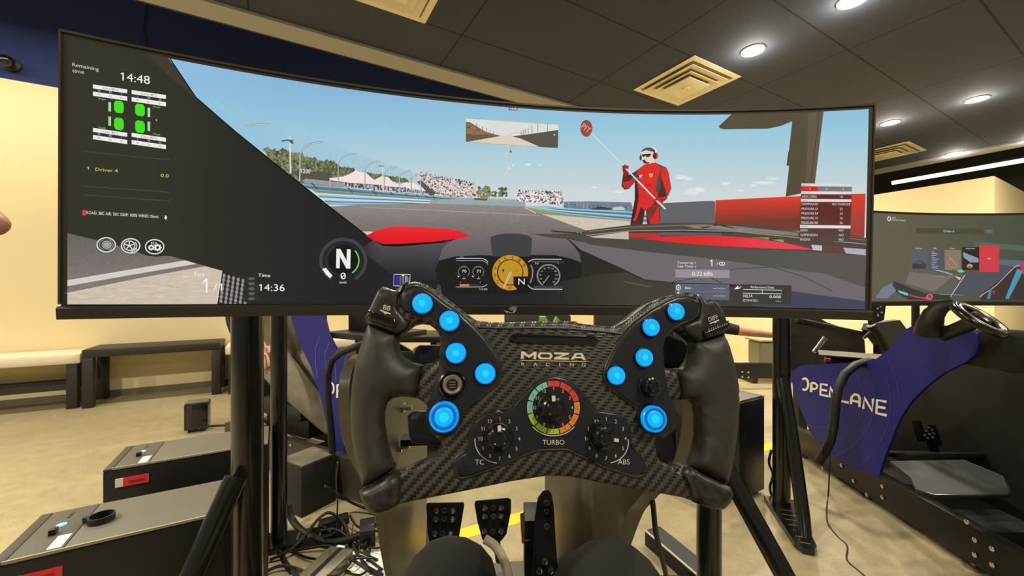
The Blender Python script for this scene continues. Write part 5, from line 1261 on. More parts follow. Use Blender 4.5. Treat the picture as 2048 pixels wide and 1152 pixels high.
MB().box((2.30, 2.34, 1.16), (.5, .04, .05)).build('cross_bar', black_satin, t)
p = at(2150, 640, 1.95); MB().tube([(2.10, 2.33, 1.16), (1.95, 1.68, 1.16)], .02, 12).build('monitor_arm', black_satin, t)

e2 = V((.0817, .9967, 0)); n2 = V((.9967, -.0817, 0)); PP2 = Plane((1.757, 2.08, 0), -e2, (-1, 0, 0))
PP2 = Plane((1.757, 2.08, 0), e2 if e2.cross(V((0, 0, 1))).dot(V((-1, 0, 0))) > 0 else -e2, (-1, 0, 0))
sh_dark = mat('cockpit_inner_dark', (30, 28, 24), .6)
rig2 = thing('sim_racing_cockpit', 'cockpit at the right with a blue lettered side panel', 'racing simulator', loc=(1.95, 1.6, 0))
blue_px = [(1583, 760), (1591, 737), (1602, 731), (1664, 727), (1721, 725), (1750, 719), (1776, 701), (1794, 677), (1807, 661), (1822, 653), (1850, 651), (1924, 651), (1940, 656), (1953, 669), (1957, 688), (1951, 708), (1935, 722), (1886, 747), (1852, 773), (1823, 802), (1802, 833), (1788, 866), (1774, 901), (1762, 935), (1757, 957), (1702, 934), (1661, 914), (1636, 886), (1621, 866), (1607, 834), (1594, 800)]
pts = [PP2.pt(*PP2.inv(*p)) for p in blue_px]
bp_ = MB().prism(pts, n2 * .012).build('side_panel', blue_vinyl, rig2, smooth=0); bp_['label'] = 'blue side panel with white lettering'
dkm = mat('cockpit_matte', (16, 15, 14), .8)
PPF = Plane(PP2.p + n2 * .41, PP2.r, (-1, 0, 0))
MB().prism([PPF.pt(*PPF.inv(*p)) for p in ((1700, 735), (1800, 690), (1900, 664), (2300, 655), (2420, 760), (2420, 1150), (2100, 1060), (1985, 985), (1760, 905))], n2 * .012).build('side_panel', sh_dark, rig2, smooth=0)
T = Art(PP2, .0012, .00003)
lc = (238, 228, 208)
# thin orbit lines
for cx, cy_, r_ in ((1640, 805, 48), (1652, 800, 78), (1640, 800, 110), (1632, 806, 150), (1610, 812, 190)):
    seg = []
    for k in range(0, 361, 6):
        x, y = cx + r_ * cos(radians(k)) * 1.0, cy_ - r_ * 1.05 * sin(radians(k))
        ins = False; n_ = len(blue_px)
        for i in range(n_):
            x1_, y1_ = blue_px[i]; x2_, y2_ = blue_px[(i + 1) % n_]
            if (y1_ > y) != (y2_ > y) and x < (x2_ - x1_) * (y - y1_) / (y2_ - y1_) + x1_: ins = not ins
        if ins: seg.append((x, y))
        else:
            if len(seg) > 2: T.line(seg, 1.0, (62, 66, 142))
            seg = []
    if len(seg) > 2: T.line(seg, 1.0, (62, 66, 142))
T.at(1560, 560, 3.84)
T.arc(192, 800, 26, 44, 130, -128, 17, lc); T.arc(192, 800, 28, 44, 135, 225, 7, (50, 70, 170))
T.line([(240, 860), (243, 790)], 19, lc); T.line([(243, 788), (270, 793), (287, 808), (286, 828), (268, 838), (243, 834)], 16, lc)
T.line([(368, 808), (316, 798), (311, 880), (370, 893)], 18, lc); T.line([(313, 842), (364, 850)], 16, lc)
T.line([(382, 902), (386, 822), (440, 915), (444, 838)], 19, lc)
T.line([(474, 854), (464, 928), (530, 942)], 20, lc)
T.line([(546, 954), (552, 900), (574, 878), (602, 884), (614, 906), (612, 976)], 20, lc); T.line([(552, 925), (612, 938)], 18, lc)
T.line([(642, 990), (648, 900), (712, 1008), (716, 912)], 21, lc)
T.line([(820, 936), (748, 922), (742, 1022), (822, 1040)], 21, lc); T.line([(745, 972), (812, 984)], 19, lc)
T.build('panel_lettering', PRINT, bp_)
def rl(y, lat, z): return V((1.757 + .082 * (y - 2.08) + lat, y, z))
for lat in (.024, .44):
    r_ = MB(); a_, b_2 = rl(.5, lat, .095), rl(2.62, lat, .095)
    r_.box((a_ + b_2) / 2, (.045, 2.12, .14), M.Rotation(-atan2(.082, 1), 3, 'Z'), .004)
    ro = r_.build('side_rail', black_satin, rig2)
    if lat < .1:
        for px, py in ((1646, 937), (1684, 931), (1708, 962), (1735, 990), (1766, 973), (1766, 995), (1935, 1044), (1951, 1080), (1986, 1098), (1951, 1110), (1986, 1130)):
            q = PP2.pt(*PP2.inv(px, py), .0005); MB().lathe([(.009, 0), (.009, .004), (.006, .006), (.003, .006)], q, -n2, n=16).build('bolt', chrome, ro)
for y in (.75, 1.5, 2.5):
    MB().box(rl(y, .23, .12), (.40, .07, .07), None, .003).build('cross_bar', black_satin, rig2)
    for lat in (.024, .44): MB().lathe([(.03, 0), (.03, .008), (.010, .012), (.010, .03)], rl(y, lat, 0), n=16).build('levelling_foot', steel, rig2)
MB().box(rl(1.50, .23, .06), (.385, 2.0, .03), M.Rotation(radians(-4.7), 3, 'Z'), .003).build('dark_floor_infill', sh_dark, rig2)  # added dark plate covering the floor between the rails
# tray
z_ = .33
tp = [flr(x, y, z_) for x, y in ((1780, 928), (1925, 925), (2005, 958), (2020, 988), (2015, 996), (1870, 996), (1832, 985), (1822, 962))]
o = MB().prism(tp, (0, 0, .012)).build('footrest_tray', mat('tray_black', (12, 12, 11), .6), rig2, smooth=0)
MB().tube([p + V((0, 0, .008)) for p in tp[1:7]], .005, 8).build('tray_lip', black_gloss, o)
MB().box(rl(1.95, .23, .24), (.36, .30, .02), M.Rotation(radians(-20), 3, 'X'), .003).build('pedal_deck', black_satin, rig2)
for k, (px, py) in enumerate(((1838, 862), (1856, 870), (1838, 882))):
    MB().box(at(px + k * 12, py, 2.0), (.045, .012, .10), M.Rotation(radians(-20), 3, 'X'), .004).build('pedal_plate', black_satin, rig2)
for px, py in ((1894, 853), (1901, 858), (1905, 865), (1897, 867), (1890, 860), (1903, 873), (1893, 874), (1886, 868)):
    MB().lathe([(.006, 0), (.006, .006), (.003, .008)], at(px - 38, py + 2, 1.96), (0, -1, .2), n=10).build('stud', chrome, rig2)
MB().box(at(2030, 700, 1.46), (.24, .22, .13), M.Rotation(radians(-4), 3, 'Z'), .01).build('wheel_base', dkm, rig2)
MB().box(rl(1.45, .23, .80), (.40, .24, .02), None, .003).build('wheel_deck', dkm, rig2)
MB().box(at(1702, 710, 2.32) , (.30, .22, .006), M.Rotation(radians(-35), 3, 'Z')).build('lever_plate', mat('lever_plate_metal', (92, 88, 76), .5, .3), rig2)
MB().box(at(1702, 722, 2.34), (.24, .16, .045), M.Rotation(radians(-35), 3, 'Z'), .004).build('lever_box', black_satin, rig2)
MB().tube([at(1628, 704, 2.30), at(1650, 675, 2.30)], .012, 14).build('lever_handle', chrome, rig2)
MB().box(at(1655, 720, 2.18), (.034, .01, .02), None, .004).build('red_button', mat('red_button', (190, 40, 60), .4), rig2)
# wheel of the second rig
C2 = at(1958, 638, 1.28); ax2 = V((.28, -.62, .78)).normalized()
u_ = ax2.orthogonal().normalized(); v_ = ax2.cross(u_)
W2 = thing('round_steering_wheel', 'round silver-rimmed steering wheel below the second monitor', 'steering wheel', loc=C2)
def ringpts(R_, a0=0, a1=360, off=0): return [C2 + (u_ * cos(radians(k)) + v_ * sin(radians(k))) * R_ + ax2 * off for k in range(a0, a1 + 1, 8)]
ri = MB().tube(ringpts(.068), .012, 14).build('rim', black_gloss, W2)
MB().tube(ringpts(.058, off=.006), .006, 10).build('rim_silver_ring', mat('satin_silver', (170, 160, 136), .3, .9), W2)  # separate silver ring inside the black rim
MB().lathe([(.026, -.02), (.03, .0), (.024, .012), (.01, .015)], C2, ax2, n=28).build('hub', black_gloss, W2)
for k in (90, 210, 330): MB().tube([C2, C2 + (u_ * cos(radians(k)) + v_ * sin(radians(k))) * .062], .007, 8).build('spoke', black_gloss, W2)
MB().tube([C2 - ax2 * .01, C2 + V((.07, .17, -.07))], .022, 16).build('column', black_satin, W2)
# curved black arm of the seat mount left of that wheel
a_ = [at(1858, 668, 1.47), at(1860, 646, 1.46), at(1868, 627, 1.45), at(1884, 613, 1.44), at(1903, 609, 1.42), at(1928, 614, 1.40)]
MB().tube(a_, [.042, .036, .030, .024, .018, .010], 16).build('curved_guard', black_rubber, rig2)
# hose on the blue panel
a_ = [at(1738, 722, 2.00), at(1712, 730, 1.98), at(1690, 748, 1.96), at(1677, 775, 1.95), at(1671, 810, 1.95), at(1668, 850, 1.94), at(1661, 882, 1.94), at(1650, 905, 1.95), at(1636, 926, 1.96)]
tag(MB().tube(a_, .019, 14).build('cable_sleeve', black_rubber), 'thick black cable sleeve curving down across the blue lettered panel', 'cable')
# dark cockpit shells behind (the rig opposite, seen below the monitors)
def plate(name, px, d, m, th=.02, parent=None, skew=0.0):
    pts = [at(x, y, d + skew * (x - px[0][0]) / 100) for x, y in px]
    return MB().prism(pts, (0, th, 0)).build(name, m, parent, smooth=0)
rig3 = thing('sim_racing_cockpit', 'black cockpit facing away, between the right pole stand and the blue panel', 'racing simulator', loc=(2.1, 2.9, 0))
sh = mat('cockpit_shell_dark', (46, 43, 36), .5)
plate('side_panel', [(1575, 600), (1655, 645), (1716, 665), (1729, 680), (1731, 705), (1725, 726), (1700, 740), (1575, 740)], 2.85, sh, .02, rig3)
plate('seat_side', [(1735, 660), (1740, 648), (1800, 640), (1815, 660), (1800, 700), (1775, 715), (1758, 690)], 2.75, sh, .05, rig3)
plate('bracket', [(1735, 608), (1772, 610), (1768, 640), (1742, 650)], 2.6, black_satin, .02, rig3)
for px, py in ((1754, 616), (1760, 612), (1762, 624), (1755, 630)): MB().lathe([(.008, 0), (.008, .004), (.004, .006)], at(px, py, 2.59), (0, -1, 0), n=10).build('bolt', chrome, rig3)
MB().tube([at(1742, 650, 2.7), at(1755, 668, 2.7), at(1766, 690, 2.7), at(1772, 706, 2.7)], .028, 10).build('frame_tube', black_satin, rig3)
MB().tube([at(1728, 676, 2.7), at(1742, 662, 2.7)], .010, 8).build('frame_tube', black_satin, rig3)
MB().box(at(1660, 655, 2.80), (.5, .05, .04), M.Rotation(radians(12), 3, 'Y'), .01).build('arm_bar', black_satin, rig3)
for px in (1600, 1700): q = at(px, 740, 2.87); MB().box((q.x, q.y, .24), (.06, .06, .48)).build('leg', black_satin, rig3)
for px in (1760, 1800): q = at(px, 690, 2.77); MB().box((q.x, q.y, .34), (.05, .05, .68)).build('leg', black_satin, rig3)
# bolted beam and bin at the foot of the partition
q1, q2 = at(1450, 748, 4.15), at(1560, 752, 4.15)
t = thing('bolted_beam', 'long black bolted beam lying across the floor behind the computer tower', 'beam', loc=(q1.x, q1.y, 0))
MB().box(((q1.x + q2.x) / 2, 4.18, .19), (.95, .06, .16), None, .004).build('beam', black_satin, t)
for s_ in (-.35, .35): MB().box(((q1.x + q2.x) / 2 + s_, 4.18, .055), (.06, .10, .11)).build('foot', black_satin, t)
for px, py in ((1484, 743), (1496, 744), (1484, 753), (1496, 754)): MB().lathe([(.011, 0), (.011, .005), (.005, .007)], at(px, py, 4.148), (0, -1, 0), n=10).build('bolt', chrome, t)
p = at(1530, 728, 4.55)
t = thing('storage_bin', 'translucent grey plastic bin on a low shelf beside the arm of the leaning person', 'bin', loc=(p.x, p.y, p.z))
binm = mat('bin_plastic', (120, 112, 90), .3)
MB().prism([p + V(v) for v in ((-.13, -.12, 0), (.17, -.12, 0), (.17, .12, 0), (-.13, .12, 0))], (0, 0, .27)).build('bin_body', binm, t, smooth=0).modifiers.new('b', 'BEVEL').width = .02
MB().box(p + V((.02, 0, .28)), (.34, .28, .022), None, .006).build('bin_rim', mat('bin_rim', (150, 142, 116), .4), t)
t2 = thing('low_shelf', 'low cream shelf under the translucent bin', 'shelf', loc=(p.x, p.y, 0))
MB().box((p.x + .1, p.y, p.z - .03), (.7, .34, .056), None, .004).build('shelf_top', cush, t2)
for s_ in (-.2, .4): MB().box((p.x + s_, p.y, (p.z - .058) / 2), (.05, .3, p.z - .058)).build('leg', legm, t2)

# ------------------------------------------------------------------ left opposite rig with the blue panel
e3 = V((.88, -.47, 0)).normalized(); n3 = V((-e3.y, e3.x, 0)) * -1
PL3 = Plane((-.8815, 2.05, 0), e3, n3)
if PL3.n.y > 0: PL3.n = -PL3.n
rig4 = thing('sim_racing_cockpit', 'cockpit at the left with a blue lettered panel partly hidden by the steering wheel grip', 'racing simulator', loc=(-.9, 2.2, 0))
bpx = [(575, 560), (650, 560), (650, 640), (657, 668), (672, 698), (715, 726), (750, 735), (764, 765), (766, 800), (762, 900), (752, 930), (676, 934), (660, 880), (640, 790), (622, 735), (600, 690), (583, 640)]
bp3 = MB().prism([PL3.pt(*PL3.inv(*p)) for p in bpx], PL3.n * -.012).build('side_panel', blue_vinyl, rig4, smooth=0); bp3['label'] = 'blue side panel with white lettering'
MB().prism([PL3.pt(*PL3.inv(*p)) - PL3.n * .40 for p in bpx], PL3.n * -.012).build('side_panel', black_satin, rig4, smooth=0)
T = Art(PL3, .0012, .00003).at(440, 620, 4.114)
T.arc(912, 645, 26, 48, 110, -60, 13, lc); T.line([(965, 722), (967, 612)], 15, lc); T.line([(967, 614), (998, 618), (1012, 634), (1010, 656), (994, 668), (967, 664)], 12, lc)
T.line([(1100, 628), (1046, 620), (1036, 730)], 13, lc); T.line([(1044, 668), (1100, 674)], 12, lc)
for k in range(4): T.line([(905 + k * 75 - 80, 215 + k * 50), (825 + k * 80 - 40, 320 + k * 40), (790 + k * 80, 450 + k * 30), (800 + k * 78, 560 + k * 20)], 4, (92, 96, 156))
T.build('panel_lettering', PRINT, bp3)
a_, b_2 = PL3.pt(-1.0, 0, .02), PL3.pt(.42, 0, .02)
ro = MB(); mid = (a_ + b_2) / 2; ro.box((mid.x, mid.y, .12), (1.42, .05, .19), M.Rotation(atan2(e3.y, e3.x), 3, 'Z'), .004); ro = ro.build('side_rail', mat('rail_dark_brown', (44, 38, 30), .45), rig4)
for px, py in ((580, 896), (655, 912), (655, 922), (655, 942), (598, 884)):
    q = PL3.pt(*PL3.inv(px, py), .046); MB().lathe([(.008, 0), (.008, .004), (.004, .006)], q, PL3.n, n=10).build('bolt', chrome, ro)
MB().box(mid - PL3.n * .42 + V((0, 0, .12)), (1.42, .05, .19), M.Rotation(atan2(e3.y, e3.x), 3, 'Z'), .004).build('side_rail', black_satin, rig4)
for s_ in (-.6, 0, .6):
    q = mid + e3 * s_ - PL3.n * .21; MB().box((q.x, q.y, .12), (.06, .37, .07), M.Rotation(atan2(e3.y, e3.x), 3, 'Z')).build('cross_bar', black_satin, rig4)
    MB().lathe([(.02, 0), (.02, .028)], (mid + e3 * s_).xy.to_3d(), n=12).build('levelling_foot', steel, rig4)
# seat of that rig: low black shell
q = PL3.pt(-.62, .33, -.22)
MB().box(q, (.50, .38, .10), M.Rotation(atan2(e3.y, e3.x), 3, 'Z'), .04).build('seat_cushion', black_matte, rig4)
MB().box(q + V((-.26 * .88, .26 * .47, .30)), (.10, .38, .66), M.Rotation(atan2(e3.y, e3.x), 3, 'Z') @ M.Rotation(radians(-12), 3, 'Y'), .04).build('seat_back', black_matte, rig4)
MB().box(PL3.pt(-.55, .24, -.22), (.4, .3, .10), M.Rotation(atan2(e3.y, e3.x), 3, 'Z')).build('seat_base', black_satin, rig4)
MB().tube([at(665, 905, 1.98), at(662, 860, 1.97), at(656, 800, 1.97), at(655, 750, 1.97), at(664, 720, 1.96), at(684, 704, 1.94), at(720, 690, 1.90), at(760, 676, 1.88)], .017, 12).build('cable_sleeve', black_rubber, rig4)
MB().box(PL3.pt(.05, .80, -.2), (.40, .36, .03), M.Rotation(atan2(e3.y, e3.x), 3, 'Z'), .003).build('wheel_deck', black_satin, rig4)
q = PL3.pt(.02, .87, -.2); MB().box(q, (.24, .14, .12), M.Rotation(atan2(e3.y, e3.x), 3, 'Z'), .01).build('wheel_base', black_satin, rig4)
# black swivel chair edge and beam seen behind the wheel
p = at(521, 652, 3.0)
t = thing('office_chair', 'dark office chair whose rounded back shows left of the thick stand pole', 'chair', loc=(p.x + .12, p.y, 0))
MB().ball(p + V((0, 0, .10)), .26, (1, .35, 1.15), 24).build('backrest', navy, t)
p = p + V((0, .40, 0))
MB().box((p.x + .15, p.y - .15, .46), (.44, .42, .07), None, .03).build('seat', navy, t)
MB().tube([(p.x + .15, p.y - .15, .06), (p.x + .15, p.y - .15, .43)], .025, 14).build('gas_lift', black_satin, t)
MB().box((p.x + .10, p.y - .34, .60), (.05, .10, .36)).build('back_bracket', black_satin, t)
for k in range(5):
    q = radians(72 * k + 10); c_ = V((p.x + .15 + .22 * cos(q), p.y - .15 + .22 * sin(q), .03))
    MB().tube([(p.x + .15, p.y - .15, .09), c_ + V((0, 0, .03))], .014, 8).ball(c_, .03, n=10).build('leg', black_satin, t)
t = thing('desk', 'black desk with white wall behind it, seen through the top gap of the left grip', 'table', loc=at(880, 700, 3.6).xy.to_3d())
q = at(870, 672, 3.6)
MB().box((q.x - .05, q.y, q.z), (1.15, .5, .05), None, .004).build('desktop', black_satin, t)
for s_ in (-.55, .08, .40):
    MB().box((q.x - .05 + s_ * 1.0, q.y, q.z / 2 - .014), (.05, .44, q.z - .026)).build('leg', black_satin, t)
# centre strip behind: dark frame and green cones between monitor and wheel top
t = thing('sim_racing_cockpit', 'dark cockpit frame glimpsed in the gap between monitor and steering wheel top', 'racing simulator', loc=(.4, 2.72, 0))
q = at(1075, 640, 3.0)
for px, w_ in ((1074, .44), (1262, .50)):
    a_ = at(px, 640, 2.7); MB().box((a_.x, a_.y, .78), (w_, .05, .20), None, .005).build('frame_beam', sh, t)
for px, w_ in ((1020, .07), (1135, .05), (1215, .08), (1340, .06)):
    a_ = at(px, 640, 2.7); MB().box((a_.x, a_.y + .04, .43), (w_, .05, .86), None, .005).build('frame_post', black_satin, t)
MB().box((at(1180, 640, 2.7).x, 2.74, .20), (1.1, .04, .10), None, .005).build('frame_bar', sh, t)
p = at(1098, 640, 2.4)
t = thing('green_bag', 'green bag glimpsed just above the top edge of the steering wheel', 'bag', loc=(p.x, p.y, 0))
grn = mat('green_cloth', (96, 156, 70), .6)
MB().prism([at(1080, 634, 2.4), at(1092, 634, 2.4), at(1100, 647, 2.4), at(1108, 645, 2.4), at(1114, 634, 2.4), at(1121, 642, 2.4), at(1122, 700, 2.4), at(1076, 700, 2.4)], (0, .08, 0)).build('bag_body', grn, t, smooth=0)
b_b = at(1098, 700, 2.4); MB().box((b_b.x, 2.44, b_b.z / 2), (.17, .09, b_b.z), None, .02).build('bag_base', grn, t)

boxthing_later = True
# ------------------------------------------------------------------ cables, bricks and papers on the floor
def fl(px, py, z=.008): return flr(px, py, z)
def spl(pts, n=8):
    out = []
    P_ = [pts[0]] + pts + [pts[-1]]
    for i in range(1, len(P_) - 2):
        for k in range(n):
            t_ = k / n; a, b, c, d = P_[i - 1], P_[i], P_[i + 1], P_[i + 2]
            out.append(.5 * ((2 * b) + (c - a) * t_ + (2 * a - 5 * b + 4 * c - d) * t_ ** 2 + (3 * b - a - 3 * c + d) * t_ ** 3))
    out.append(pts[-1]); return out
cabs = [
    ([(540, 1120, .01), (580, 1100, .03), (610, 1070, .05), (640, 1035, .06), (662, 1026, .06), (690, 1050, .03), (700, 1090, .01)], .006, 'arching over the bright patch of floor'),
    ([(575, 1010, .10), (585, 1040, .04), (610, 1065, .02), (660, 1085, .02), (720, 1070, .04), (760, 1040, .08)], .014, 'thickest, looping beneath the left grip'),
    ([(490, 1090, .02), (540, 1092, .01), (590, 1100, .01), (650, 1092, .02), (700, 1098, .01), (755, 1120, .01)], .005, 'lying flat across the pile'),
    ([(560, 1075, .01), (600, 1110, .01), (660, 1120, .02), (720, 1112, .01), (765, 1140, .01)], .005, 'nearest the silver box'),
    ([(642, 1062, .03), (672, 1060, .04), (700, 1080, .02), (716, 1110, .01), (745, 1145, .01), (770, 1160, .01)], .006, 'bending toward the white papers'),
    ([(520, 1150, .01), (560, 1132, .02), (600, 1140, .01), (640, 1165, .01)], .006, 'at the bottom beside the thick pole'),
    ([(675, 925, .5), (672, 960, .4), (675, 1000, .2), (674, 1035, .05), (672, 1070, .01)], .003, 'thin and hanging straight down'),
    ([(650, 972, .2), (680, 990, .12), (705, 1006, .05), (740, 1020, .02), (775, 1030, .02)], .006, 'starting at the black brick'),
    ([(700, 1030, .06), (712, 1050, .03), (730, 1062, .02), (740, 1090, .01), (735, 1120, .01)], .005, 'coiling beside the cockpit panel'),
    ([(470, 1110, .03), (520, 1085, .02), (556, 1100, .01), (575, 1130, .01), (600, 1160, .01)], .008, 'emerging from behind the thick pole'),
]
for pts, r_, lb in cabs:
    tag(MB().tube(spl([flr(x, y, z) for x, y, z in pts]), r_, 8).build('cable', black_rubber), 'black cable in the floor tangle, ' + lb, 'cable', 'tangled cables on the floor')
for k in range(9):
    x0, y0 = random.uniform(640, 735), random.uniform(1055, 1130); pts = []
    for j in range(5): x0 += random.uniform(-35, 45); y0 += random.uniform(-22, 24); pts.append(flr(min(max(x0, 600), 800), min(max(y0, 1045), 1150), random.uniform(.01, .05)))
    tag(MB().tube(spl(pts), random.choice([.003, .004, .005]), 6).build('cable', black_rubber), 'thin black cable coiled in the middle of the floor tangle', 'cable', 'thin coiled cables')
def boxthing(name, label, cat, px, py, d, size, rot, m, z=None, bev=.003, parts=()):
    p = flr(px, py, 0); t = thing(name, label, cat, mw=M.Translation((p.x, p.y, 0)) @ M.Rotation(radians(rot), 4, 'Z'))
    MB().box((0, 0, size[2] / 2 + .001), size, None, bev).build('casing', m, t, local=True)
    for nm, c, s_, mm in parts: MB().box(c, s_).build(nm, mm, t, local=True)
    return t
boxthing('control_box', 'black box with a worn greyish top on the floor before the left cockpit rail', 'box', 616, 1008, 0, (.18, .18, .23), -30, black_matte, parts=[('box_lid', (0, 0, .233), (.17, .17, .004), mat('worn_lid', (96, 90, 74), .6, noise=.4, scale=14))])
silver = mat('aluminium_silver', (150, 146, 122), .35, .8)
boxthing('power_supply', 'silver grooved metal box at the bottom edge, left of the white papers', 'power supply', 655, 1150, 0, (.10, .16, .05), -14, silver, parts=[('groove', (0, 0, .0515), (.018, .155, .002), black_satin), ('plug', (-.02, .09, .03), (.03, .03, .02), white_paint)])
boxthing('power_brick', 'black power brick standing under the left cockpit panel', 'power supply', 735, 1082, 0, (.06, .10, .07), 20, black_matte, parts=[('socket', (0, -.051, .035), (.03, .004, .02), black_gloss)])
boxthing('usb_hub', 'flat black hub among the floor cables', 'usb hub', 668, 1050, 0, (.12, .05, .03), 30, black_matte)
papm = mat('paper_white', (226, 222, 208), .7, noise=.06, scale=40)
for k, (px, py, sx, sy, r_) in enumerate(((760, 1118, .13, .09, 12), (735, 1138, .10, .14, 50), (780, 1148, .12, .10, -25), (700, 1125, .09, .12, 70))):
    p = flr(px, py); t = tag(MB().box((0, 0, 0), (sx, sy, .0016)).build('paper_sheet', papm, smooth=0), ('white printed sheet lying farthest back in the cable pile', 'white sheet under the front cables beside the silver box', 'white sheet nearest the cockpit panel at the bottom edge', 'white sheet leftmost in the cable pile')[k], 'paper', 'white sheets in the cable pile')
    t.matrix_world = M.Translation((p.x, p.y, .0015 + k * .0025)) @ M.Rotation(radians(r_), 4, 'Z')
# right floor: black profile, hanging cable, floor cable
pr = thing('aluminium_profile', 'black bar with a white edge on the floor below the wheel\'s right side', 'metal bar', loc=flr(1330, 1150))
a_, b_2 = flr(1290, 1090, .0), flr(1400, 1190, .0)
z_ = V((0, 0, .06)); wv = V((.07, .03, 0))
MB().prism([a_, b_2, b_2 + z_, a_ + z_], wv).build('bar', black_satin, pr, smooth=0)
MB().tube([a_ + z_, b_2 + z_], .004, 6).build('white_edge', mat('bar_white_edge', (190, 184, 160), .4), pr)
tag(MB().tube(spl([at(1298, 978, .60), at(1306, 1010, .61), at(1311, 1060, .63), at(1320, 1100, .66), at(1334, 1160, .72), at(1345, 1230, .8)]), .0042, 8).build('cable', black_rubber), 'black cable hanging from the right underside of the steering wheel', 'cable')
tag(MB().tube(spl([at(1660, 905, 2.02), at(1659, 940, 2.0), flr(1657, 985, .01), flr(1654, 1012), flr(1655, 1045), flr(1672, 1070), flr(1694, 1092), flr(1694, 1120), flr(1715, 1140), flr(1745, 1165)]), .0035, 6).build('cable', black_rubber), 'thin black cable snaking over the bare floor at the lower right', 'cable')
p = flr(1545, 985); t = thing('connector_cord', 'coiled clear and black cord hanging behind the right pole stand', 'cable', loc=(p.x, p.y, 0))
MB().tube(spl([at(1543, 900, 2.0), at(1538, 925, 2.0), at(1546, 950, 2.0), at(1540, 975, 2.0), at(1546, 1000, 1.98), flr(1552, 1022, .01)]), .006, 8).build('cord', black_rubber, t)
MB().tube(spl([flr(1552, 1022, .012), flr(1562, 1012, .012), flr(1572, 1020, .012), flr(1566, 1036, .012)]), .008, 8).build('clear_sleeve', white_paint, t)

# ------------------------------------------------------------------ people
def skinned(name, joints, edges, mats, pick, parent, root=0, sub=2, local=False):
    me = bpy.data.meshes.new(name); me.from_pydata([j[0] for j in joints], edges, [])
    o = bpy.data.objects.new(name, me); COL.objects.link(o)
    md = o.modifiers.new('s', 'SKIN'); md.use_smooth_shade = True
    for i, v in enumerate(me.skin_vertices[0].data): v.radius = (joints[i][1], joints[i][2] if len(joints[i]) > 2 else joints[i][1]); v.use_root = (i == root)
    ss = o.modifiers.new('u', 'SUBSURF'); ss.levels = sub; ss.render_levels = sub
    dg = bpy.context.evaluated_depsgraph_get(); ev = o.evaluated_get(dg); nm = bpy.data.meshes.new_from_object(ev)
    o.modifiers.clear(); o.data = nm; bpy.data.meshes.remove(me)
    nm.materials.clear()
    for m in mats: nm.materials.append(m)
    for p in nm.polygons: p.material_index = pick(p.center); p.use_smooth = True
    adopt(o, parent, local); return o
def hand(base, d, up, s, m, name, parent, curl=.6, side=1):
    """palm, four unequal bent fingers and a thumb grown from the wrist"""
    d = V(d).normalized(); up = V(up); up = (up - d * up.dot(d)).normalized(); r = d.cross(up) * side
    B0 = V(base); J = [(B0, .026 * s, .017 * s), (B0 + d * .04 * s, .034 * s, .014 * s), (B0 + d * .075 * s, .036 * s, .012 * s)]; E_ = [(0, 1), (1, 2)]
    for k, (off, ln) in enumerate(((-.030, .070), (-.010, .080), (.010, .076), (.029, .060))):
        b = B0 + d * .082 * s + r * off * s; i = len(J); J.append((b, .010 * s)); E_.append((2, i)); dd = d.copy(); p = b
        for q in range(3):
            dd = (dd * cos(curl * .75) - up * sin(curl * .75)).normalized() if q else (dd * cos(curl * .4) - up * sin(curl * .4)).normalized()
            p = p + dd * ln * s * (.45, .32, .23)[q]; J.append((p, (.0088, .0082, .0072)[q] * s)); E_.append((i + q, i + q + 1))
    i = len(J); p = B0 + d * .025 * s - r * .036 * s; J.append((p, .012 * s)); E_.append((1, i)); dd = (d * .7 - r * .6 - up * .35).normalized()
    for q in range(2): p = p + dd * .034 * s; dd = (dd * .9 + r * .2 - up * .2).normalized(); J.append((p, (.0105, .009)[q] * s)); E_.append((i + q, i + q + 1))
    return skinned(name, J, E_, [m], lambda c: 0, parent)
trouser = mat('black_trousers', (15, 15, 13), .85, noise=.1, scale=30, bump=.3)
shoe = mat('dark_shoe', (30, 28, 26), .5)
# the driver's legs below the camera, and the fingertip at the left edge
drv = thing('person', 'driver in black trousers whose knees show under the steering wheel', 'person', loc=(0, 0, 0))
kl_, kr_ = at(902, 1135, .56), at(1235, 1150, .56)
J = [(V((.02, -.02, .42)), .13, .10), (V((-.09, .06, .44)), .095), (kl_ * .5 + V((-.09, .06, .44)) * .5, .088), (kl_, .072), (kl_ + V((-.01, .17, -.20)), .060), (kl_ + V((-.012, .34, -.40)), .045), (kl_ + V((-.012, .37, -.46)), .042), (kl_ + V((-.012, .50, -.36)), .036),
     (V((.13, .06, .44)), .095), (kr_ * .5 + V((.13, .06, .44)) * .5, .088), (kr_, .072), (kr_ + V((-.05, .17, -.20)), .060), (kr_ + V((-.09, .34, -.38)), .045), (kr_ + V((-.09, .38, -.44)), .042), (kr_ + V((-.12, .46, -.34)), .036),
     (V((.02, -.16, .62)), .15, .11), (V((.02, -.26, .84)), .17, .11)]
skinned('body', J, [(0, 1), (1, 2), (2, 3), (3, 4), (4, 5), (5, 6), (6, 7), (0, 8), (8, 9), (9, 10), (10, 11), (11, 12), (12, 13), (13, 14), (0, 15), (15, 16)], [trouser, shoe], lambda c: 1 if c.y > .86 else 0, drv)
hb = at(-75, 452, .17) + V((-.0565, 0, .0335))
hand(hb + V((-.085, 0, -.012)), (1, .05, .05), (0, .3, 1), .85, skin, 'hand', drv, .35)
MB().tube([hb + V((-.085, 0, -.012)), hb + V((-.20, -.10, -.10)), V((-.42, -.30, .86)), V((-.22, -.30, .98))], [.026, .032, .042, .055], 16).build('forearm', skin, drv)
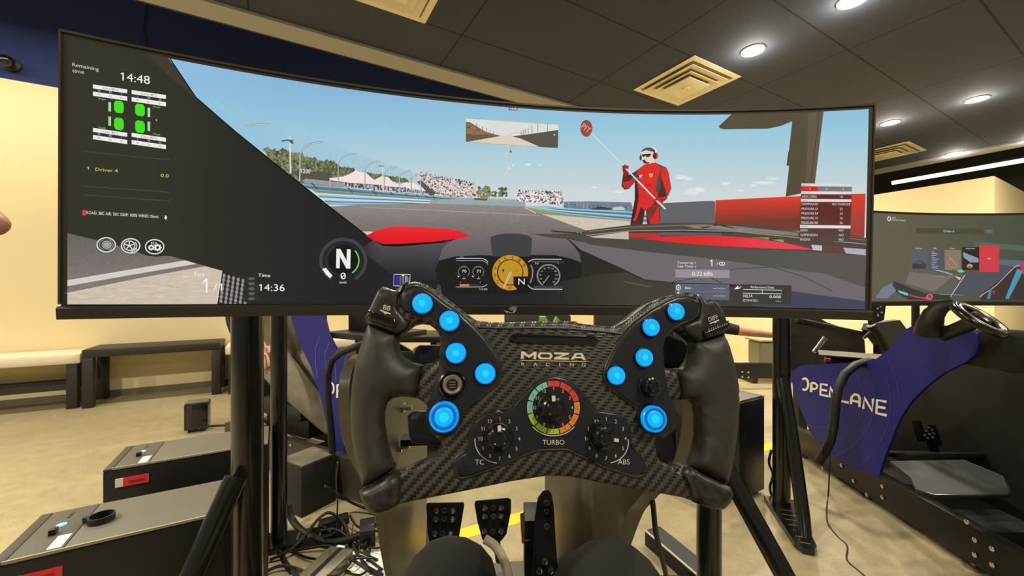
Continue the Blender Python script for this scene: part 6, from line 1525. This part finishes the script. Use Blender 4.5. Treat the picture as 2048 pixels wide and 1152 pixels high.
# grey strap beside the left knee
tag(MB().tube(spl([at(970, 1078, .86), at(990, 1092, .85), at(1006, 1118, .83), at(1016, 1150, .80), at(1020, 1210, .76)]), .0095, 10).build('hose', mat('grey_hose', (176, 162, 138), .5)), 'light grey hose curving down beside the driver\'s left knee', 'hose')
hairm = mat('dark_hair', (40, 32, 26), .7)
def seated(label, hip, fdir, scale, shirt, pants, arm_to=None, sleeve=.5, skincol=skin, lean=.1, name='person', legs=None, baggy=1.0):
    f = V(fdir).normalized(); s_ = V((f.y, -f.x, 0)); Z = V((0, 0, 1)); k = scale; H = V(hip)
    t = thing(name, label, 'person', loc=(H.x, H.y, 0))
    J = [(H, .13 * k, .12 * k), (H + Z * .20 * k - f * lean * .3, .135 * k, .10 * k), (H + Z * .42 * k - f * lean, .16 * k, .10 * k), (H + Z * .49 * k - f * lean, .07 * k), (H + Z * .545 * k - f * lean, .054 * k)]
    E_ = [(0, 1), (1, 2), (2, 3), (3, 4)]
    J += [(H + Z * .60 * k - f * (lean - .02), .075 * k, .085 * k), (H + Z * .70 * k - f * (lean - .02), .085 * k, .095 * k), (H + Z * .77 * k - f * lean, .055 * k)]; E_ += [(4, 5), (5, 6), (6, 7)]
    kinds = {}
    fl_ = max(.05, H.z - .48)
    for sd in (-1, 1):
        i = len(J); kn = H + f * .44 * k + s_ * sd * .12 * k + Z * .10 * k; an = kn + f * .25 * k - Z * (kn.z - .24)
        if legs: kn = V(legs[0]) + s_ * sd * .10 * k; an = V(legs[1]) + s_ * sd * .10 * k
        J += [(H + s_ * sd * .09 * k, .088 * k * baggy), (kn, .062 * k * baggy), (an, .042 * k * baggy), (an + f * .14 * k + Z * .05, .036 * k)]; E_ += [(0, i), (i, i + 1), (i + 1, i + 2), (i + 2, i + 3)]
        i = len(J); sh_ = H + Z * .45 * k - f * lean + s_ * sd * .18 * k
        if arm_to and (sd == arm_to[0] or arm_to[0] == 0): el, wr = V(arm_to[1]) + (s_ * sd * .05 if arm_to[0] == 0 else V((0, 0, 0))), V(arm_to[2]) + (s_ * sd * .05 if arm_to[0] == 0 else V((0, 0, 0)))
        else: el = sh_ - Z * .24 * k + f * .06 + s_ * sd * .06; wr = el + f * .24 * k + Z * .04
        J += [(sh_, .058 * k), (el, .040 * k), (el * .4 + wr * .6, .033 * k), (wr, .026 * k)]; E_ += [(2, i), (i, i + 1), (i + 1, i + 2), (i + 2, i + 3)]
        kinds[sd] = (sh_, el, wr)
    def pick(c):
        h = c - H
        if h.z < .045 * k and (c.z < .22 or min((c - w_).length for a, b, w_ in kinds.values()) > .05): return 3 if c.z < .22 else (0 if h.z > .0 and h.dot(f) < .12 else 1)
        for sd, (a, b, w_) in kinds.items():
            d_ = (c - b).dot((w_ - b).normalized()); 
            if d_ > -.02 and ((c - b) - (w_ - b).normalized() * d_).length < .047 * k: return 2
            if abs((c - a).dot((b - a).normalized()) / (b - a).length - .8) < .24 and ((c - a) - (b - a).normalized() * (c - a).dot((b - a).normalized())).length < .06 * k and (c - a).dot((b - a).normalized()) / (b - a).length > sleeve + .08: return 2
        if h.z > .485 * k and (h + f * lean).xy.length < .12 * k: return 2
        if h.z > .03 * k and h.dot(f) < .16: return 0
        if c.z < .22: return 3
        return 1
    skinned('body', J, E_, [shirt, pants, skincol, shoe], pick, t)
    for sd, (a, b, w_) in kinds.items(): hand(w_, (w_ - b), Z, 1.0 * k, skincol, 'hand', t, .5, sd)
    hd = H + Z * .695 * k - f * (lean - .01)
    MB().ball(hd - f * .015 + Z * .03, .108 * k, (.9, .95, .95), 18).build('hair', hairm, t)
    fc = MB(); eyes = hd + f * .088 * k
    for sd in (-1, 1): fc.ball(eyes + s_ * sd * .03 * k - Z * .01, .011 * k, n=10)
    fc.build('eyes', black_gloss, t); MB().tube([eyes + Z * .0, eyes + f * .022 * k - Z * .035 * k, eyes - Z * .045 * k], [.008, .014, .009], 8).build('nose', skincol, t)
    MB().tube([eyes + f * .0 + s_ * .02 - Z * .066 * k, eyes + f * .006 - Z * .068 * k, eyes - s_ * .02 - Z * .066 * k], .005, 6).build('mouth', mat('lips', (160, 90, 80), .5), t)
    for sd in (-1, 1): MB().ball(hd + s_ * sd * .088 * k - Z * .01, .026 * k, (.5, .6, 1.1), 10).build('ear', skincol, t)
    return t
olive = mat('olive_brown_shirt', (92, 80, 56), .85, noise=.15, scale=14, bump=.4)
greyp = mat('grey_trousers', (122, 114, 94), .85, noise=.16, scale=16, bump=.5)
blacks = mat('black_tshirt', (24, 24, 26), .85)
hipL = at(566, 706, 2.42)
seated('person in olive shirt and grey trousers seated behind the left poles', hipL, e3, 1.0, olive, greyp, lean=.12, arm_to=(0, at(518, 648, 2.40), at(533, 690, 2.30)), legs=(at(622, 765, 2.34), at(700, 850, 2.38)), baggy=1.35)
E1 = at(1482, 668, 3.0)
seated('person in a black T-shirt leaning right with one bare forearm, right of the wheel', at(1372, 760, 3.2), (-1, -.25, 0), 1.0, blacks, trouser, arm_to=(-1, at(1484, 662, 3.0), at(1552, 670, 2.95)), sleeve=.75)

# ------------------------------------------------------------------ turn everything that was laid out along the view into the room's frame
for o in list(bpy.data.objects):
    if o.parent is None and o.name not in ROOMFRAME and o.name != 'camera':
        o.matrix_world = ROOM @ o.matrix_world
